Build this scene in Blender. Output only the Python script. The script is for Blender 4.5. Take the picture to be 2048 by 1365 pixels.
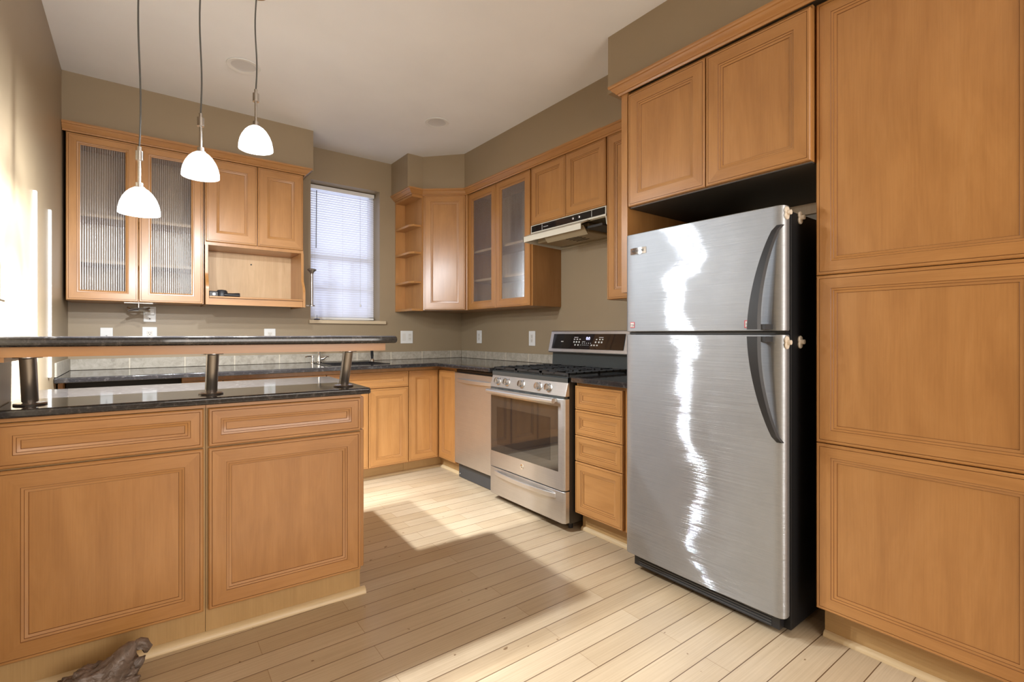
import bpy, math, random
from mathutils import Vector, Matrix
random.seed(7)
S = bpy.context.scene
for o in list(bpy.data.objects):
    bpy.data.objects.remove(o)
R = math.radians

# ------------------------------------------------------------------ camera, world, lights, exposure
cam = bpy.data.cameras.new('camera'); camo = bpy.data.objects.new('camera', cam)
S.collection.objects.link(camo); S.camera = camo
cam.sensor_width = 36.0; cam.lens = 976.9 / 2048 * 36.0
cam.shift_y = -(682.5 - 668.9) / 2048; cam.clip_start = 0.02
camo.location = (-2.6209, -4.2662, 1.1485)
camo.rotation_euler = (R(90), 0, -R(37.449))
W = bpy.data.worlds.new('daylight'); S.world = W; W.use_nodes = True
W.node_tree.nodes['Background'].inputs[0].default_value = (0.66, 0.74, 1.0, 1)
W.node_tree.nodes['Background'].inputs[1].default_value = 2.3
S.view_settings.view_transform = 'Standard'; S.view_settings.look = 'None'
S.view_settings.exposure = 0.07; S.view_settings.gamma = 1.0
S.view_settings.use_curve_mapping = False
PENDANT_W = 46.0        # frosted shade glow, all around
PENDANT_DOWN_W = 215.0   # the halogen bulb's beam through the open bottom
PENDANT_COL = (0.90, 0.95, 1.0)

def area_light(name, loc, rot, sx, sy, power, col):
    l = bpy.data.lights.new(name, 'AREA'); l.shape = 'RECTANGLE'; l.size = sx; l.size_y = sy
    l.energy = power; l.color = col
    o = bpy.data.objects.new(name, l); S.collection.objects.link(o)
    o.location = loc; o.rotation_euler = rot
    return o
# unseen fill lights added behind the camera to brighten the kitchen
area_light('rear_wall_fill', (-1.6, -7.35, 1.5), (R(90), 0, 0), 2.6, 1.9, 110, (1.0, 0.935, 0.87))
area_light('rear_ceiling_fill', (-1.5, -5.4, 2.69), (0, 0, 0), 1.6, 1.2, 16, (1.0, 0.90, 0.80))

# ------------------------------------------------------------------ materials
def new_mat(name):
    m = bpy.data.materials.new(name); m.use_nodes = True
    nt = m.node_tree; b = nt.nodes['Principled BSDF']
    return m, nt, b
def N(nt, t, **kw):
    n = nt.nodes.new(t)
    for k, v in kw.items(): setattr(n, k, v)
    return n
def plain(name, col, rough=0.5, metal=0.0, spec=0.5, coat=0.0):
    m, nt, b = new_mat(name)
    b.inputs['Base Color'].default_value = (*col, 1); b.inputs['Roughness'].default_value = rough
    b.inputs['Metallic'].default_value = metal; b.inputs['Specular IOR Level'].default_value = spec
    b.inputs['Coat Weight'].default_value = coat
    return m
def ramp(nt, stops, interp='LINEAR'):
    r = N(nt, 'ShaderNodeValToRGB'); e = r.color_ramp.elements; r.color_ramp.interpolation = interp
    while len(e) < len(stops): e.new(0.5)
    for x, (p, c) in zip(e, stops):
        x.position = p; x.color = (*c, 1) if len(c) == 3 else c
    return r
def mapping(nt, src, scale, loc=(0, 0, 0)):
    mp = N(nt, 'ShaderNodeMapping'); mp.inputs['Scale'].default_value = scale; mp.inputs['Location'].default_value = loc
    nt.links.new(src, mp.inputs['Vector']); return mp.outputs['Vector']
def noise(nt, vec, scale, detail=4, rough=0.55, dist=0.0):
    n = N(nt, 'ShaderNodeTexNoise'); n.inputs['Scale'].default_value = scale; n.inputs['Detail'].default_value = detail
    n.inputs['Roughness'].default_value = rough; n.inputs['Distortion'].default_value = dist
    nt.links.new(vec, n.inputs['Vector']); return n.outputs['Fac']
def mix(nt, fac, a, b, mode='MIX'):
    x = N(nt, 'ShaderNodeMix'); x.data_type = 'RGBA'; x.blend_type = mode
    for s, v in ((x.inputs[0], fac), (x.inputs[6], a), (x.inputs[7], b)):
        if isinstance(v, (int, float)): s.default_value = v
        elif isinstance(v, tuple): s.default_value = (*v, 1)
        else: nt.links.new(v, s)
    return x.outputs[2]
def bump(nt, b, h, strength, dist):
    n = N(nt, 'ShaderNodeBump'); n.inputs['Strength'].default_value = strength; n.inputs['Distance'].default_value = dist
    nt.links.new(h, n.inputs['Height']); nt.links.new(n.outputs[0], b.inputs['Normal'])

def wood(name, dark, mid, light, rough=0.32, coat=0.25, fig=1.0):
    m, nt, b = new_mat(name)
    uv = N(nt, 'ShaderNodeUVMap').outputs[0]
    oi = N(nt, 'ShaderNodeObjectInfo')
    off = N(nt, 'ShaderNodeVectorMath', operation='SCALE'); off.inputs[0].default_value = (31, 17, 0)
    nt.links.new(oi.outputs['Random'], off.inputs['Scale'])
    add = N(nt, 'ShaderNodeVectorMath', operation='ADD'); nt.links.new(uv, add.inputs[0]); nt.links.new(off.outputs[0], add.inputs[1])
    v = add.outputs[0]
    g = noise(nt, mapping(nt, v, (1.3, 9, 1)), 1.6, 5, 0.6, 0.8)
    blot = noise(nt, mapping(nt, v, (2.2, 4.5, 1)), 1.3, 3, 0.55, 0.5)
    fine = noise(nt, mapping(nt, v, (5, 190, 1)), 1.0, 3, 0.6)
    c = ramp(nt, [(0.28, dark), (0.52, mid), (0.78, light)]); nt.links.new(g, c.inputs[0])
    bl = ramp(nt, [(0.3, (0.88, 0.85, 0.82)), (0.7, (1.05, 1.045, 1.04))]); nt.links.new(blot, bl.inputs[0])
    col = mix(nt, 0.75 * fig, c.outputs[0], bl.outputs[0], 'MULTIPLY')
    fr = ramp(nt, [(0.25, (0.86, 0.84, 0.82)), (0.6, (1.02, 1.02, 1.02))]); nt.links.new(fine, fr.inputs[0])
    col = mix(nt, 0.55, col, fr.outputs[0], 'MULTIPLY')
    nt.links.new(col, b.inputs['Base Color'])
    b.inputs['Roughness'].default_value = rough; b.inputs['Coat Weight'].default_value = coat; b.inputs['Coat Roughness'].default_value = 0.22
    bump(nt, b, fine, 0.06, 0.001)
    return m
MAPLE = wood('honey_maple', (0.385, 0.180, 0.055), (0.44, 0.214, 0.068), (0.485, 0.247, 0.085))
GLAZE = wood('dark_glazed_maple', (0.17, 0.066, 0.020), (0.20, 0.080, 0.025), (0.24, 0.10, 0.033))
PALE = wood('pale_maple_interior', (0.55, 0.37, 0.20), (0.62, 0.43, 0.24), (0.68, 0.49, 0.29), 0.5, 0.0)
TOE = wood('plain_toe_board', (0.42, 0.26, 0.105), (0.46, 0.29, 0.12), (0.50, 0.32, 0.14), 0.5, 0.05, 0.4)
QROUND = wood('pale_quarter_round', (0.60, 0.46, 0.26), (0.66, 0.51, 0.30), (0.72, 0.57, 0.36), 0.4, 0.1, 0.4)
DARKSIDE = wood('brown_cabinet_side', (0.33, 0.16, 0.05), (0.38, 0.19, 0.065), (0.42, 0.22, 0.08), 0.4, 0.1, 0.5)

def paint(name, col, rough, bs=0.05, scale=90):
    m, nt, b = new_mat(name)
    p = N(nt, 'ShaderNodeNewGeometry').outputs['Position']
    n1 = noise(nt, p, 1.7, 3); r1 = ramp(nt, [(0.3, tuple(c * 0.96 for c in col)), (0.7, tuple(min(1, c * 1.03) for c in col))])
    nt.links.new(n1, r1.inputs[0]); nt.links.new(r1.outputs[0], b.inputs['Base Color'])
    b.inputs['Roughness'].default_value = rough
    bump(nt, b, noise(nt, p, scale, 3), bs, 0.002)
    return m
WALL = paint('taupe_wall_paint', (0.315, 0.242, 0.152), 0.42)
CEIL = paint('ceiling_paint', (0.83, 0.825, 0.815), 0.8)
REAR = paint('living_room_paint', (0.52, 0.45, 0.36), 0.7)

def floor_mat():
    m, nt, b = new_mat('pale_bamboo_boards')
    p = N(nt, 'ShaderNodeNewGeometry').outputs['Position']
    rot = N(nt, 'ShaderNodeMapping'); rot.inputs['Rotation'].default_value = (0, 0, R(0.9)); rot.inputs['Location'].default_value = (10.17, 9.993, 0)
    nt.links.new(p, rot.inputs['Vector'])
    br = N(nt, 'ShaderNodeTexBrick'); br.offset = 0.37; br.offset_frequency = 2; br.squash = 1.0
    nt.links.new(rot.outputs[0], br.inputs['Vector'])
    br.inputs['Scale'].default_value = 1.0; br.inputs['Brick Width'].default_value = 0.92; br.inputs['Row Height'].default_value = 0.0953
    br.inputs['Mortar Size'].default_value = 0.0011; br.inputs['Mortar Smooth'].default_value = 0.25; br.inputs['Bias'].default_value = 0.0
    br.inputs['Color1'].default_value = (0.565, 0.455, 0.315, 1); br.inputs['Color2'].default_value = (0.495, 0.38, 0.245, 1); br.inputs['Mortar'].default_value = (0.36, 0.25, 0.14, 1)
    sy = N(nt, 'ShaderNodeSeparateXYZ'); nt.links.new(rot.outputs[0], sy.inputs[0])
    dv_ = N(nt, 'ShaderNodeMath', operation='DIVIDE'); dv_.inputs[1].default_value = 0.0953; nt.links.new(sy.outputs[1], dv_.inputs[0])
    pg = N(nt, 'ShaderNodeMath', operation='PINGPONG'); pg.inputs[1].default_value = 0.5; fr_ = N(nt, 'ShaderNodeMath', operation='FRACT'); nt.links.new(dv_.outputs[0], fr_.inputs[0]); nt.links.new(fr_.outputs[0], pg.inputs[0])
    seam = ramp(nt, [(0.010, (0.22, 0.12, 0.05)), (0.024, (1, 1, 1))]); nt.links.new(pg.outputs[0], seam.inputs[0])
    st = noise(nt, mapping(nt, rot.outputs[0], (2.0, 130, 1)), 1.2, 4, 0.6)
    sr = ramp(nt, [(0.3, (0.82, 0.79, 0.75)), (0.62, (1.03, 1.03, 1.03))]); nt.links.new(st, sr.inputs[0])
    col = mix(nt, 0.75, br.outputs['Color'], sr.outputs[0], 'MULTIPLY')
    col = mix(nt, 0.9, col, seam.outputs[0], 'MULTIPLY')
    sp = noise(nt, p, 26, 2, 0.5); spr = ramp(nt, [(0.735, (1, 1, 1)), (0.76, (0.35, 0.24, 0.15))]); nt.links.new(sp, spr.inputs[0])
    col = mix(nt, 0.8, col, spr.outputs[0], 'MULTIPLY')
    bl = noise(nt, p, 2.3, 4, 0.6); blr = ramp(nt, [(0.3, (0.88, 0.86, 0.83)), (0.65, (1.03, 1.03, 1.02))]); nt.links.new(bl, blr.inputs[0])
    col = mix(nt, 0.8, col, blr.outputs[0], 'MULTIPLY')
    nt.links.new(col, b.inputs['Base Color'])
    rr = ramp(nt, [(0.3, (0.30, 0.30, 0.30)), (0.7, (0.46, 0.46, 0.46))]); nt.links.new(bl, rr.inputs[0]); nt.links.new(rr.outputs[0], b.inputs['Roughness'])
    inv = N(nt, 'ShaderNodeMath', operation='SUBTRACT'); inv.inputs[0].default_value = 1.0; nt.links.new(br.outputs['Fac'], inv.inputs[1])
    bump(nt, b, inv.outputs[0], 0.4, 0.0015)
    return m
FLOOR = floor_mat()

def granite():
    m, nt, b = new_mat('black_granite')
    p = N(nt, 'ShaderNodeTexCoord').outputs['Object']
    v = N(nt, 'ShaderNodeTexVoronoi'); v.inputs['Scale'].default_value = 150; nt.links.new(p, v.inputs['Vector'])
    n1 = noise(nt, p, 46, 6, 0.7)
    c = ramp(nt, [(0.0, (0.012, 0.011, 0.012)), (0.54, (0.02, 0.018, 0.019)), (0.66, (0.075, 0.068, 0.064)), (0.8, (0.17, 0.155, 0.145))]); nt.links.new(n1, c.inputs[0])
    sp = ramp(nt, [(0.0, (0.16, 0.15, 0.145)), (0.10, (0.03, 0.03, 0.03)), (1, (0, 0, 0))]); nt.links.new(v.outputs['Distance'], sp.inputs[0])
    col = mix(nt, 0.5, c.outputs[0], sp.outputs[0], 'ADD')
    nt.links.new(col, b.inputs['Base Color']); b.inputs['Roughness'].default_value = 0.07; b.inputs['Specular IOR Level'].default_value = 0.62
    return m
GRANITE = granite()

def tile():
    m, nt, b = new_mat('beige_stone_tile')
    p = N(nt, 'ShaderNodeTexCoord').outputs['Object']
    sx = N(nt, 'ShaderNodeSeparateXYZ'); nt.links.new(p, sx.inputs[0])
    su = N(nt, 'ShaderNodeMath', operation='MULTIPLY_ADD'); su.inputs[1].default_value = 1 / 0.3165; su.inputs[2].default_value = 20.455
    add = N(nt, 'ShaderNodeMath', operation='ADD'); nt.links.new(sx.outputs[0], add.inputs[0]); nt.links.new(sx.outputs[1], add.inputs[1])
    nt.links.new(add.outputs[0], su.inputs[0])
    fr = N(nt, 'ShaderNodeMath', operation='FRACT'); nt.links.new(su.outputs[0], fr.inputs[0])
    pp = N(nt, 'ShaderNodeMath', operation='PINGPONG'); pp.inputs[1].default_value = 0.5; nt.links.new(fr.outputs[0], pp.inputs[0])
    g = ramp(nt, [(0.008, (1, 1, 1)), (0.014, (0, 0, 0))]); nt.links.new(pp.outputs[0], g.inputs[0])
    n1 = noise(nt, p, 26, 6, 0.7, 0.6)
    c = ramp(nt, [(0.3, (0.30, 0.265, 0.21)), (0.5, (0.42, 0.38, 0.31)), (0.7, (0.52, 0.48, 0.41))]); nt.links.new(n1, c.inputs[0])
    col = mix(nt, g.outputs[0], c.outputs[0], (0.66, 0.60, 0.48))
    nt.links.new(col, b.inputs['Base Color']); b.inputs['Roughness'].default_value = 0.5
    bump(nt, b, n1, 0.1, 0.002)
    return m
TILE = tile()

def steel(name, col, rough, aniso, rot=0.0, streak=0.5, soft=0.5):
    """brushed sheet steel: a sharp brushed lobe and a broad soft lobe of fine scratches"""
    m, nt, b = new_mat(name)
    b.inputs['Metallic'].default_value = 1.0; b.inputs['Roughness'].default_value = rough
    b.inputs['Anisotropic'].default_value = aniso; b.inputs['Anisotropic Rotation'].default_value = rot
    tg = N(nt, 'ShaderNodeTangent'); tg.direction_type = 'UV_MAP'; nt.links.new(tg.outputs[0], b.inputs['Tangent'])
    uv = N(nt, 'ShaderNodeUVMap').outputs[0]
    st = noise(nt, mapping(nt, uv, (2, 260, 1)), 1.2, 4, 0.6)
    cr = ramp(nt, [(0.25, tuple(c * (1 - 0.2 * streak) for c in col)), (0.7, col)]); nt.links.new(st, cr.inputs[0])
    sm = noise(nt, uv, 7, 5, 0.65); smr = ramp(nt, [(0.3, (0.93, 0.93, 0.93)), (0.6, (1, 1, 1))]); nt.links.new(sm, smr.inputs[0])
    c = mix(nt, 0.7, cr.outputs[0], smr.outputs[0], 'MULTIPLY'); nt.links.new(c, b.inputs['Base Color'])
    b2 = N(nt, 'ShaderNodeBsdfPrincipled'); b2.inputs['Metallic'].default_value = 1.0; b2.inputs['Roughness'].default_value = 0.6
    nt.links.new(c, b2.inputs['Base Color'])
    mx = N(nt, 'ShaderNodeMixShader'); mx.inputs[0].default_value = soft
    nt.links.new(b.outputs[0], mx.inputs[1]); nt.links.new(b2.outputs[0], mx.inputs[2])
    nt.links.new(mx.outputs[0], nt.nodes['Material Output'].inputs[0])
    return m, nt, b
STEEL = steel('brushed_stainless', (0.66, 0.64, 0.615), 0.27, 0.6, 0.25)[0]
def fridge_steel():
    m, nt, b = steel('fridge_stainless', (0.455, 0.485, 0.52), 0.07, 0.0, 0.0, 0.5, 0.69)
    g = N(nt, 'ShaderNodeNewGeometry'); p = g.outputs['Position']
    # horizontal brush lines tip the surface up and down, shallow dents tip it sideways
    br = noise(nt, mapping(nt, p, (1, 3.0, 3600)), 1.0, 1, 0.5)
    dn = noise(nt, mapping(nt, p, (1, 1.2, 2.8), (0, 3.3, 1.7)), 1.0, 3, 0.55)
    def scaled(v, k):
        a = N(nt, 'ShaderNodeMath', operation='MULTIPLY_ADD'); a.inputs[1].default_value = k; a.inputs[2].default_value = -k / 2; nt.links.new(v, a.inputs[0]); return a.outputs[0]
    cx = N(nt, 'ShaderNodeCombineXYZ'); nt.links.new(scaled(dn, 0.24), cx.inputs[1]); nt.links.new(scaled(br, 3.2), cx.inputs[2])
    ad = N(nt, 'ShaderNodeVectorMath', operation='ADD'); nt.links.new(g.outputs['Normal'], ad.inputs[0]); nt.links.new(cx.outputs[0], ad.inputs[1])
    nm = N(nt, 'ShaderNodeVectorMath', operation='NORMALIZE'); nt.links.new(ad.outputs[0], nm.inputs[0]); nt.links.new(nm.outputs[0], b.inputs['Normal'])
    return m
FRIDGE_STEEL = fridge_steel()
PEWTER = steel('dark_pewter', (0.40, 0.37, 0.345), 0.24, 0.4, 0, 0.5, 0.35)[0]
CHROME = plain('chrome', (0.80, 0.80, 0.80), 0.08, 1.0)
NICKEL = plain('satin_nickel', (0.62, 0.60, 0.58), 0.25, 1.0)
IRON = plain('cast_iron', (0.022, 0.024, 0.026), 0.42)
ENAMEL = plain('dark_grey_enamel', (0.055, 0.062, 0.062), 0.32)
BLACKBODY = plain('black_appliance_side', (0.007, 0.007, 0.008), 0.55, 0, 0.3)
BROWNSIDE = plain('dark_brown_range_side', (0.035, 0.028, 0.022), 0.4)
BLACK = plain('black_plastic', (0.014, 0.014, 0.016), 0.35)
SOFTBLACK = plain('soft_black_handle', (0.022, 0.024, 0.028), 0.45)
BLACKGLASS = plain('black_glass', (0.012, 0.012, 0.013), 0.03, 0, 0.8)
OVENGLASS = plain('oven_window_glass', (0.028, 0.026, 0.024), 0.04, 0, 1.0)
WHITE = plain('white_plastic', (0.78, 0.78, 0.76), 0.35)
OFFWHITE = plain('worn_white_enamel', (0.72, 0.70, 0.65), 0.45)
CREAM = plain('almond_enamel', (0.66, 0.63, 0.53), 0.4)
GREASE = plain('greasy_pan', (0.30, 0.235, 0.14), 0.5)
MESHBLACK = plain('black_filter', (0.02, 0.016, 0.012), 0.6)
SLOT = plain('dark_slot', (0.03, 0.03, 0.03), 0.6)
CORD = plain('grey_lamp_cord', (0.10, 0.10, 0.095), 0.5)
GREYVOID = plain('grey_kick', (0.05, 0.052, 0.055), 0.45)
RED = plain('red_print', (0.62, 0.08, 0.11), 0.5)
GREEN = plain('green_print', (0.05, 0.22, 0.14), 0.5)
PRINT = plain('black_print', (0.03, 0.025, 0.03), 0.5)
LIGHTPRINT = plain('pale_print', (0.66, 0.66, 0.64), 0.5)
PAPER = plain('sticker_paper', (0.82, 0.80, 0.78), 0.5)
LATCH = plain('ivory_plastic', (0.74, 0.66, 0.55), 0.35)
SILL = plain('cream_sill_paint', (0.58, 0.47, 0.32), 0.35)
SASH = plain('white_sash', (0.72, 0.72, 0.72), 0.5)
SINKM = plain('black_composite_sink', (0.01, 0.01, 0.012), 0.25)
NAVY = plain('blue_black_metal', (0.03, 0.035, 0.08), 0.3, 0.6)
LED = None
def emission(name, col, s):
    m = bpy.data.materials.new(name); m.use_nodes = True; nt = m.node_tree; nt.nodes.clear()
    e = N(nt, 'ShaderNodeEmission'); e.inputs[0].default_value = (*col, 1); e.inputs[1].default_value = s
    o = N(nt, 'ShaderNodeOutputMaterial'); nt.links.new(e.outputs[0], o.inputs[0]); return m
BULB = emission('lit_halogen_bulb', (1, 0.96, 0.94), 40)
DISPLAY = emission('blue_white_display', (0.55, 0.55, 1.0), 3.0)
def shade_mat():
    m = bpy.data.materials.new('lit_frosted_glass'); m.use_nodes = True; nt = m.node_tree; nt.nodes.clear()
    t = N(nt, 'ShaderNodeBsdfTranslucent'); t.inputs[0].default_value = (0.55, 0.55, 0.55, 1)
    d = N(nt, 'ShaderNodeBsdfPrincipled'); d.inputs['Base Color'].default_value = (0.6, 0.6, 0.59, 1); d.inputs['Roughness'].default_value = 0.3
    a = N(nt, 'ShaderNodeMixShader'); a.inputs[0].default_value = 0.3; nt.links.new(t.outputs[0], a.inputs[1]); nt.links.new(d.outputs[0], a.inputs[2])
    e = N(nt, 'ShaderNodeEmission'); e.inputs[0].default_value = (1, 0.97, 0.95, 1); e.inputs[1].default_value = 1.5
    s = N(nt, 'ShaderNodeAddShader'); nt.links.new(a.outputs[0], s.inputs[0]); nt.links.new(e.outputs[0], s.inputs[1])
    o = N(nt, 'ShaderNodeOutputMaterial'); nt.links.new(s.outputs[0], o.inputs[0]); return m
SHADE = shade_mat()
def reeded():
    m = bpy.data.materials.new('reeded_glass'); m.use_nodes = True; nt = m.node_tree; nt.nodes.clear()
    tr = N(nt, 'ShaderNodeBsdfTransparent'); tr.inputs[0].default_value = (0.80, 0.82, 0.86, 1)
    g = N(nt, 'ShaderNodeBsdfGlossy'); g.inputs[0].default_value = (0.9, 0.92, 0.95, 1); g.inputs[1].default_value = 0.20
    d = N(nt, 'ShaderNodeBsdfDiffuse'); d.inputs[0].default_value = (0.30, 0.305, 0.33, 1)
    a = N(nt, 'ShaderNodeMixShader'); a.inputs[0].default_value = 0.14; nt.links.new(tr.outputs[0], a.inputs[1]); nt.links.new(d.outputs[0], a.inputs[2])
    b = N(nt, 'ShaderNodeMixShader'); b.inputs[0].default_value = 0.19; nt.links.new(a.outputs[0], b.inputs[1]); nt.links.new(g.outputs[0], b.inputs[2])
    o = N(nt, 'ShaderNodeOutputMaterial'); nt.links.new(b.outputs[0], o.inputs[0]); return m
REEDED = reeded()
def clear_glass():
    m = bpy.data.materials.new('window_glass'); m.use_nodes = True; nt = m.node_tree; nt.nodes.clear()
    tr = N(nt, 'ShaderNodeBsdfTransparent'); g = N(nt, 'ShaderNodeBsdfGlossy'); g.inputs[1].default_value = 0.02
    a = N(nt, 'ShaderNodeMixShader'); a.inputs[0].default_value = 0.07; nt.links.new(tr.outputs[0], a.inputs[1]); nt.links.new(g.outputs[0], a.inputs[2])
    o = N(nt, 'ShaderNodeOutputMaterial'); nt.links.new(a.outputs[0], o.inputs[0]); return m
CLEAR = clear_glass()
def slat_mat():
    m = bpy.data.materials.new('white_blind_slat'); m.use_nodes = True; nt = m.node_tree; nt.nodes.clear()
    t = N(nt, 'ShaderNodeBsdfTranslucent'); t.inputs[0].default_value = (0.86, 0.87, 0.92, 1)
    d = N(nt, 'ShaderNodeBsdfDiffuse'); d.inputs[0].default_value = (0.80, 0.80, 0.82, 1)
    a = N(nt, 'ShaderNodeMixShader'); a.inputs[0].default_value = 0.55; nt.links.new(t.outputs[0], a.inputs[1]); nt.links.new(d.outputs[0], a.inputs[2])
    o = N(nt, 'ShaderNodeOutputMaterial'); nt.links.new(a.outputs[0], o.inputs[0]); return m
SLAT = slat_mat()
def bag_mat():
    m, nt, b = new_mat('grey_brown_plastic_film')
    p = N(nt, 'ShaderNodeTexCoord').outputs['Object']
    n1 = noise(nt, p, 22, 5, 0.65, 1.0); c = ramp(nt, [(0.3, (0.09, 0.065, 0.05)), (0.55, (0.17, 0.125, 0.10)), (0.8, (0.30, 0.24, 0.21))]); nt.links.new(n1, c.inputs[0])
    nt.links.new(c.outputs[0], b.inputs['Base Color']); b.inputs['Roughness'].default_value = 0.35
    bump(nt, b, n1, 0.6, 0.01); return m
BAG = bag_mat()

# ------------------------------------------------------------------ mesh helpers
X, Y, Z = Vector((1, 0, 0)), Vector((0, 1, 0)), Vector((0, 0, 1))
class MB:
    def __init__(s): s.v = []; s.f = []; s.uv = []; s.m = []
    def face(s, pts, mat=0, g=Z, off=None):
        pts = [Vector(p) for p in pts]
        n = Vector((0, 0, 0))
        for i in range(len(pts)):
            a, b = pts[i], pts[(i + 1) % len(pts)]; n += a.cross(b)
        if n.length < 1e-14: return
        n.normalize(); g = Vector(g)
        if abs(g.dot(n)) > 0.8: g = X if abs(n.x) < 0.6 else Y
        g = (g - n * g.dot(n)).normalized(); h = n.cross(g)
        ou, ov = off or (0, 0)
        i0 = len(s.v); s.v += [tuple(p) for p in pts]; s.f.append(list(range(i0, i0 + len(pts))))
        s.uv.append([(p.dot(g) + ou, p.dot(h) + ov) for p in pts]); s.m.append(mat)
    def box(s, x0, x1, y0, y1, z0, z1, mat=0, g=Z):
        x0, x1 = min(x0, x1), max(x0, x1); y0, y1 = min(y0, y1), max(y0, y1); z0, z1 = min(z0, z1), max(z0, z1)
        o = (random.random() * 9, random.random() * 9)
        q = lambda *a: s.face(a, mat, g, o)
        q((x0, y0, z0), (x1, y0, z0), (x1, y0, z1), (x0, y0, z1)); q((x1, y1, z0), (x0, y1, z0), (x0, y1, z1), (x1, y1, z1))
        q((x0, y1, z0), (x0, y0, z0), (x0, y0, z1), (x0, y1, z1)); q((x1, y0, z0), (x1, y1, z0), (x1, y1, z1), (x1, y0, z1))
        q((x0, y0, z1), (x1, y0, z1), (x1, y1, z1), (x0, y1, z1)); q((x0, y1, z0), (x1, y1, z0), (x1, y0, z0), (x0, y0, z0))
        return s
    def prism(s, poly, z0, z1, mat=0, g=Z, cap=True):
        """poly counter-clockwise in xy, extruded z0..z1"""
        n = len(poly); o = (random.random() * 9, random.random() * 9)
        for i in range(n):
            a, b = poly[i], poly[(i + 1) % n]
            s.face([(a[0], a[1], z0), (b[0], b[1], z0), (b[0], b[1], z1), (a[0], a[1], z1)], mat, g, o)
        if cap:
            s.face([(p[0], p[1], z1) for p in poly], mat, g, o); s.face([(p[0], p[1], z0) for p in reversed(poly)], mat, g, o)
        return s
    def extr_x(s, prof, x0, x1, mat=0, g=X):
        """prof (y,z) polygon extruded along x"""
        n = len(prof); o = (random.random() * 9, random.random() * 9)
        ar = sum(prof[i][0] * prof[(i + 1) % n][1] - prof[(i + 1) % n][0] * prof[i][1] for i in range(n))
        if ar < 0: prof = prof[::-1]
        for i in range(n):
            a, b = prof[i], prof[(i + 1) % n]
            s.face([(x0, a[0], a[1]), (x0, b[0], b[1]), (x1, b[0], b[1]), (x1, a[0], a[1])][::-1], mat, g, o)
        s.face([(x1, p[0], p[1]) for p in prof], mat, g, o); s.face([(x0, p[0], p[1]) for p in reversed(prof)], mat, g, o)
        return s
    def lathe(s, prof, c=(0, 0, 0), axis=Z, seg=24, mat=0, caps=False):
        """prof [(r, h)] along axis from c"""
        ax = Vector(axis).normalized(); e = X if abs(ax.x) < 0.7 else Y
        a = (e - ax * e.dot(ax)).normalized(); b = ax.cross(a); c = Vector(c)
        P = [[c + ax * h + (a * math.cos(2 * math.pi * k / seg) + b * math.sin(2 * math.pi * k / seg)) * r for k in range(seg)] for r, h in prof]
        for i in range(len(P) - 1):
            for k in range(seg):
                k2 = (k + 1) % seg
                pts = [P[i][k], P[i][k2], P[i + 1][k2], P[i + 1][k]]
                if prof[i][0] < 1e-7: pts = [P[i][k], P[i + 1][k2], P[i + 1][k]]
                elif prof[i + 1][0] < 1e-7: pts = [P[i][k], P[i][k2], P[i + 1][k]]
                s.face(pts, mat, ax)
        if caps:
            s.face(P[0][::-1], mat, a); s.face(P[-1], mat, a)
        return s
    def cyl(s, c, axis, r, h, seg=20, mat=0): return s.lathe([(0, 0), (r, 0), (r, h), (0, h)], c, axis, seg, mat)
    def tube(s, path, r, seg=10, mat=0):
        path = [Vector(p) for p in path]; rs = r if isinstance(r, (list, tuple)) else [r] * len(path)
        rings = []; up = None
        for i, p in enumerate(path):
            t = (path[min(i + 1, len(path) - 1)] - path[max(i - 1, 0)]).normalized()
            if up is None:
                e = Z if abs(t.z) < 0.8 else X
                up = (e - t * e.dot(t)).normalized()
            else: up = (up - t * up.dot(t)).normalized()
            b = t.cross(up)
            rings.append([p + (up * math.cos(2 * math.pi * k / seg) + b * math.sin(2 * math.pi * k / seg)) * rs[i] for k in range(seg)])
        for i in range(len(rings) - 1):
            for k in range(seg):
                k2 = (k + 1) % seg
                s.face([rings[i][k], rings[i][k2], rings[i + 1][k2], rings[i + 1][k]], mat, path[i + 1] - path[i])
        s.face(rings[0][::-1], mat); s.face(rings[-1], mat)
        return s
    def sweep(s, prof, path, mat=0):
        """prof (out, up) swept along a level polyline; 'out' is to the right of the travel direction, mitred"""
        path = [Vector((p[0], p[1], p[2] if len(p) > 2 else 0)) for p in path]; n = len(path); sec = []
        for i in range(n):
            d0 = (path[i] - path[i - 1]).normalized() if i else None
            d1 = (path[i + 1] - path[i]).normalized() if i < n - 1 else None
            d0 = d0 or d1; d1 = d1 or d0
            n0 = Vector((d0.y, -d0.x, 0)); n1 = Vector((d1.y, -d1.x, 0)); mt = (n0 + n1).normalized(); k = 1 / max(0.2, mt.dot(n0))
            sec.append([path[i] + mt * (o * k) + Z * u for o, u in prof])
        m = len(prof)
        for i in range(n - 1):
            o = (random.random() * 9, random.random() * 9)
            for j in range(m):
                j2 = (j + 1) % m
                s.face([sec[i][j], sec[i][j2], sec[i + 1][j2], sec[i + 1][j]], mat, path[i + 1] - path[i], o)
        s.face(sec[0][::-1], mat); s.face(sec[-1], mat)
        return s
    def build(s, name, mats, parent=None, loc=(0, 0, 0), bevel=0, seg=2, angle=35, smooth=True, rot=None):
        me = bpy.data.meshes.new(name); me.from_pydata(s.v, [], s.f)
        mats = mats if isinstance(mats, (list, tuple)) else [mats]
        for m in mats: me.materials.append(m)
        ul = me.uv_layers.new(name='UVMap'); i = 0
        for u in s.uv:
            for q in u: ul.data[i].uv = q; i += 1
        for p, mi in zip(me.polygons, s.m): p.material_index = mi
        import bmesh
        bm = bmesh.new(); bm.from_mesh(me); bmesh.ops.remove_doubles(bm, verts=bm.verts, dist=1e-6)
        bmesh.ops.recalc_face_normals(bm, faces=bm.faces); bm.to_mesh(me); bm.free()
        if smooth:
            me.shade_smooth(); me.set_sharp_from_angle(angle=R(angle))
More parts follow.
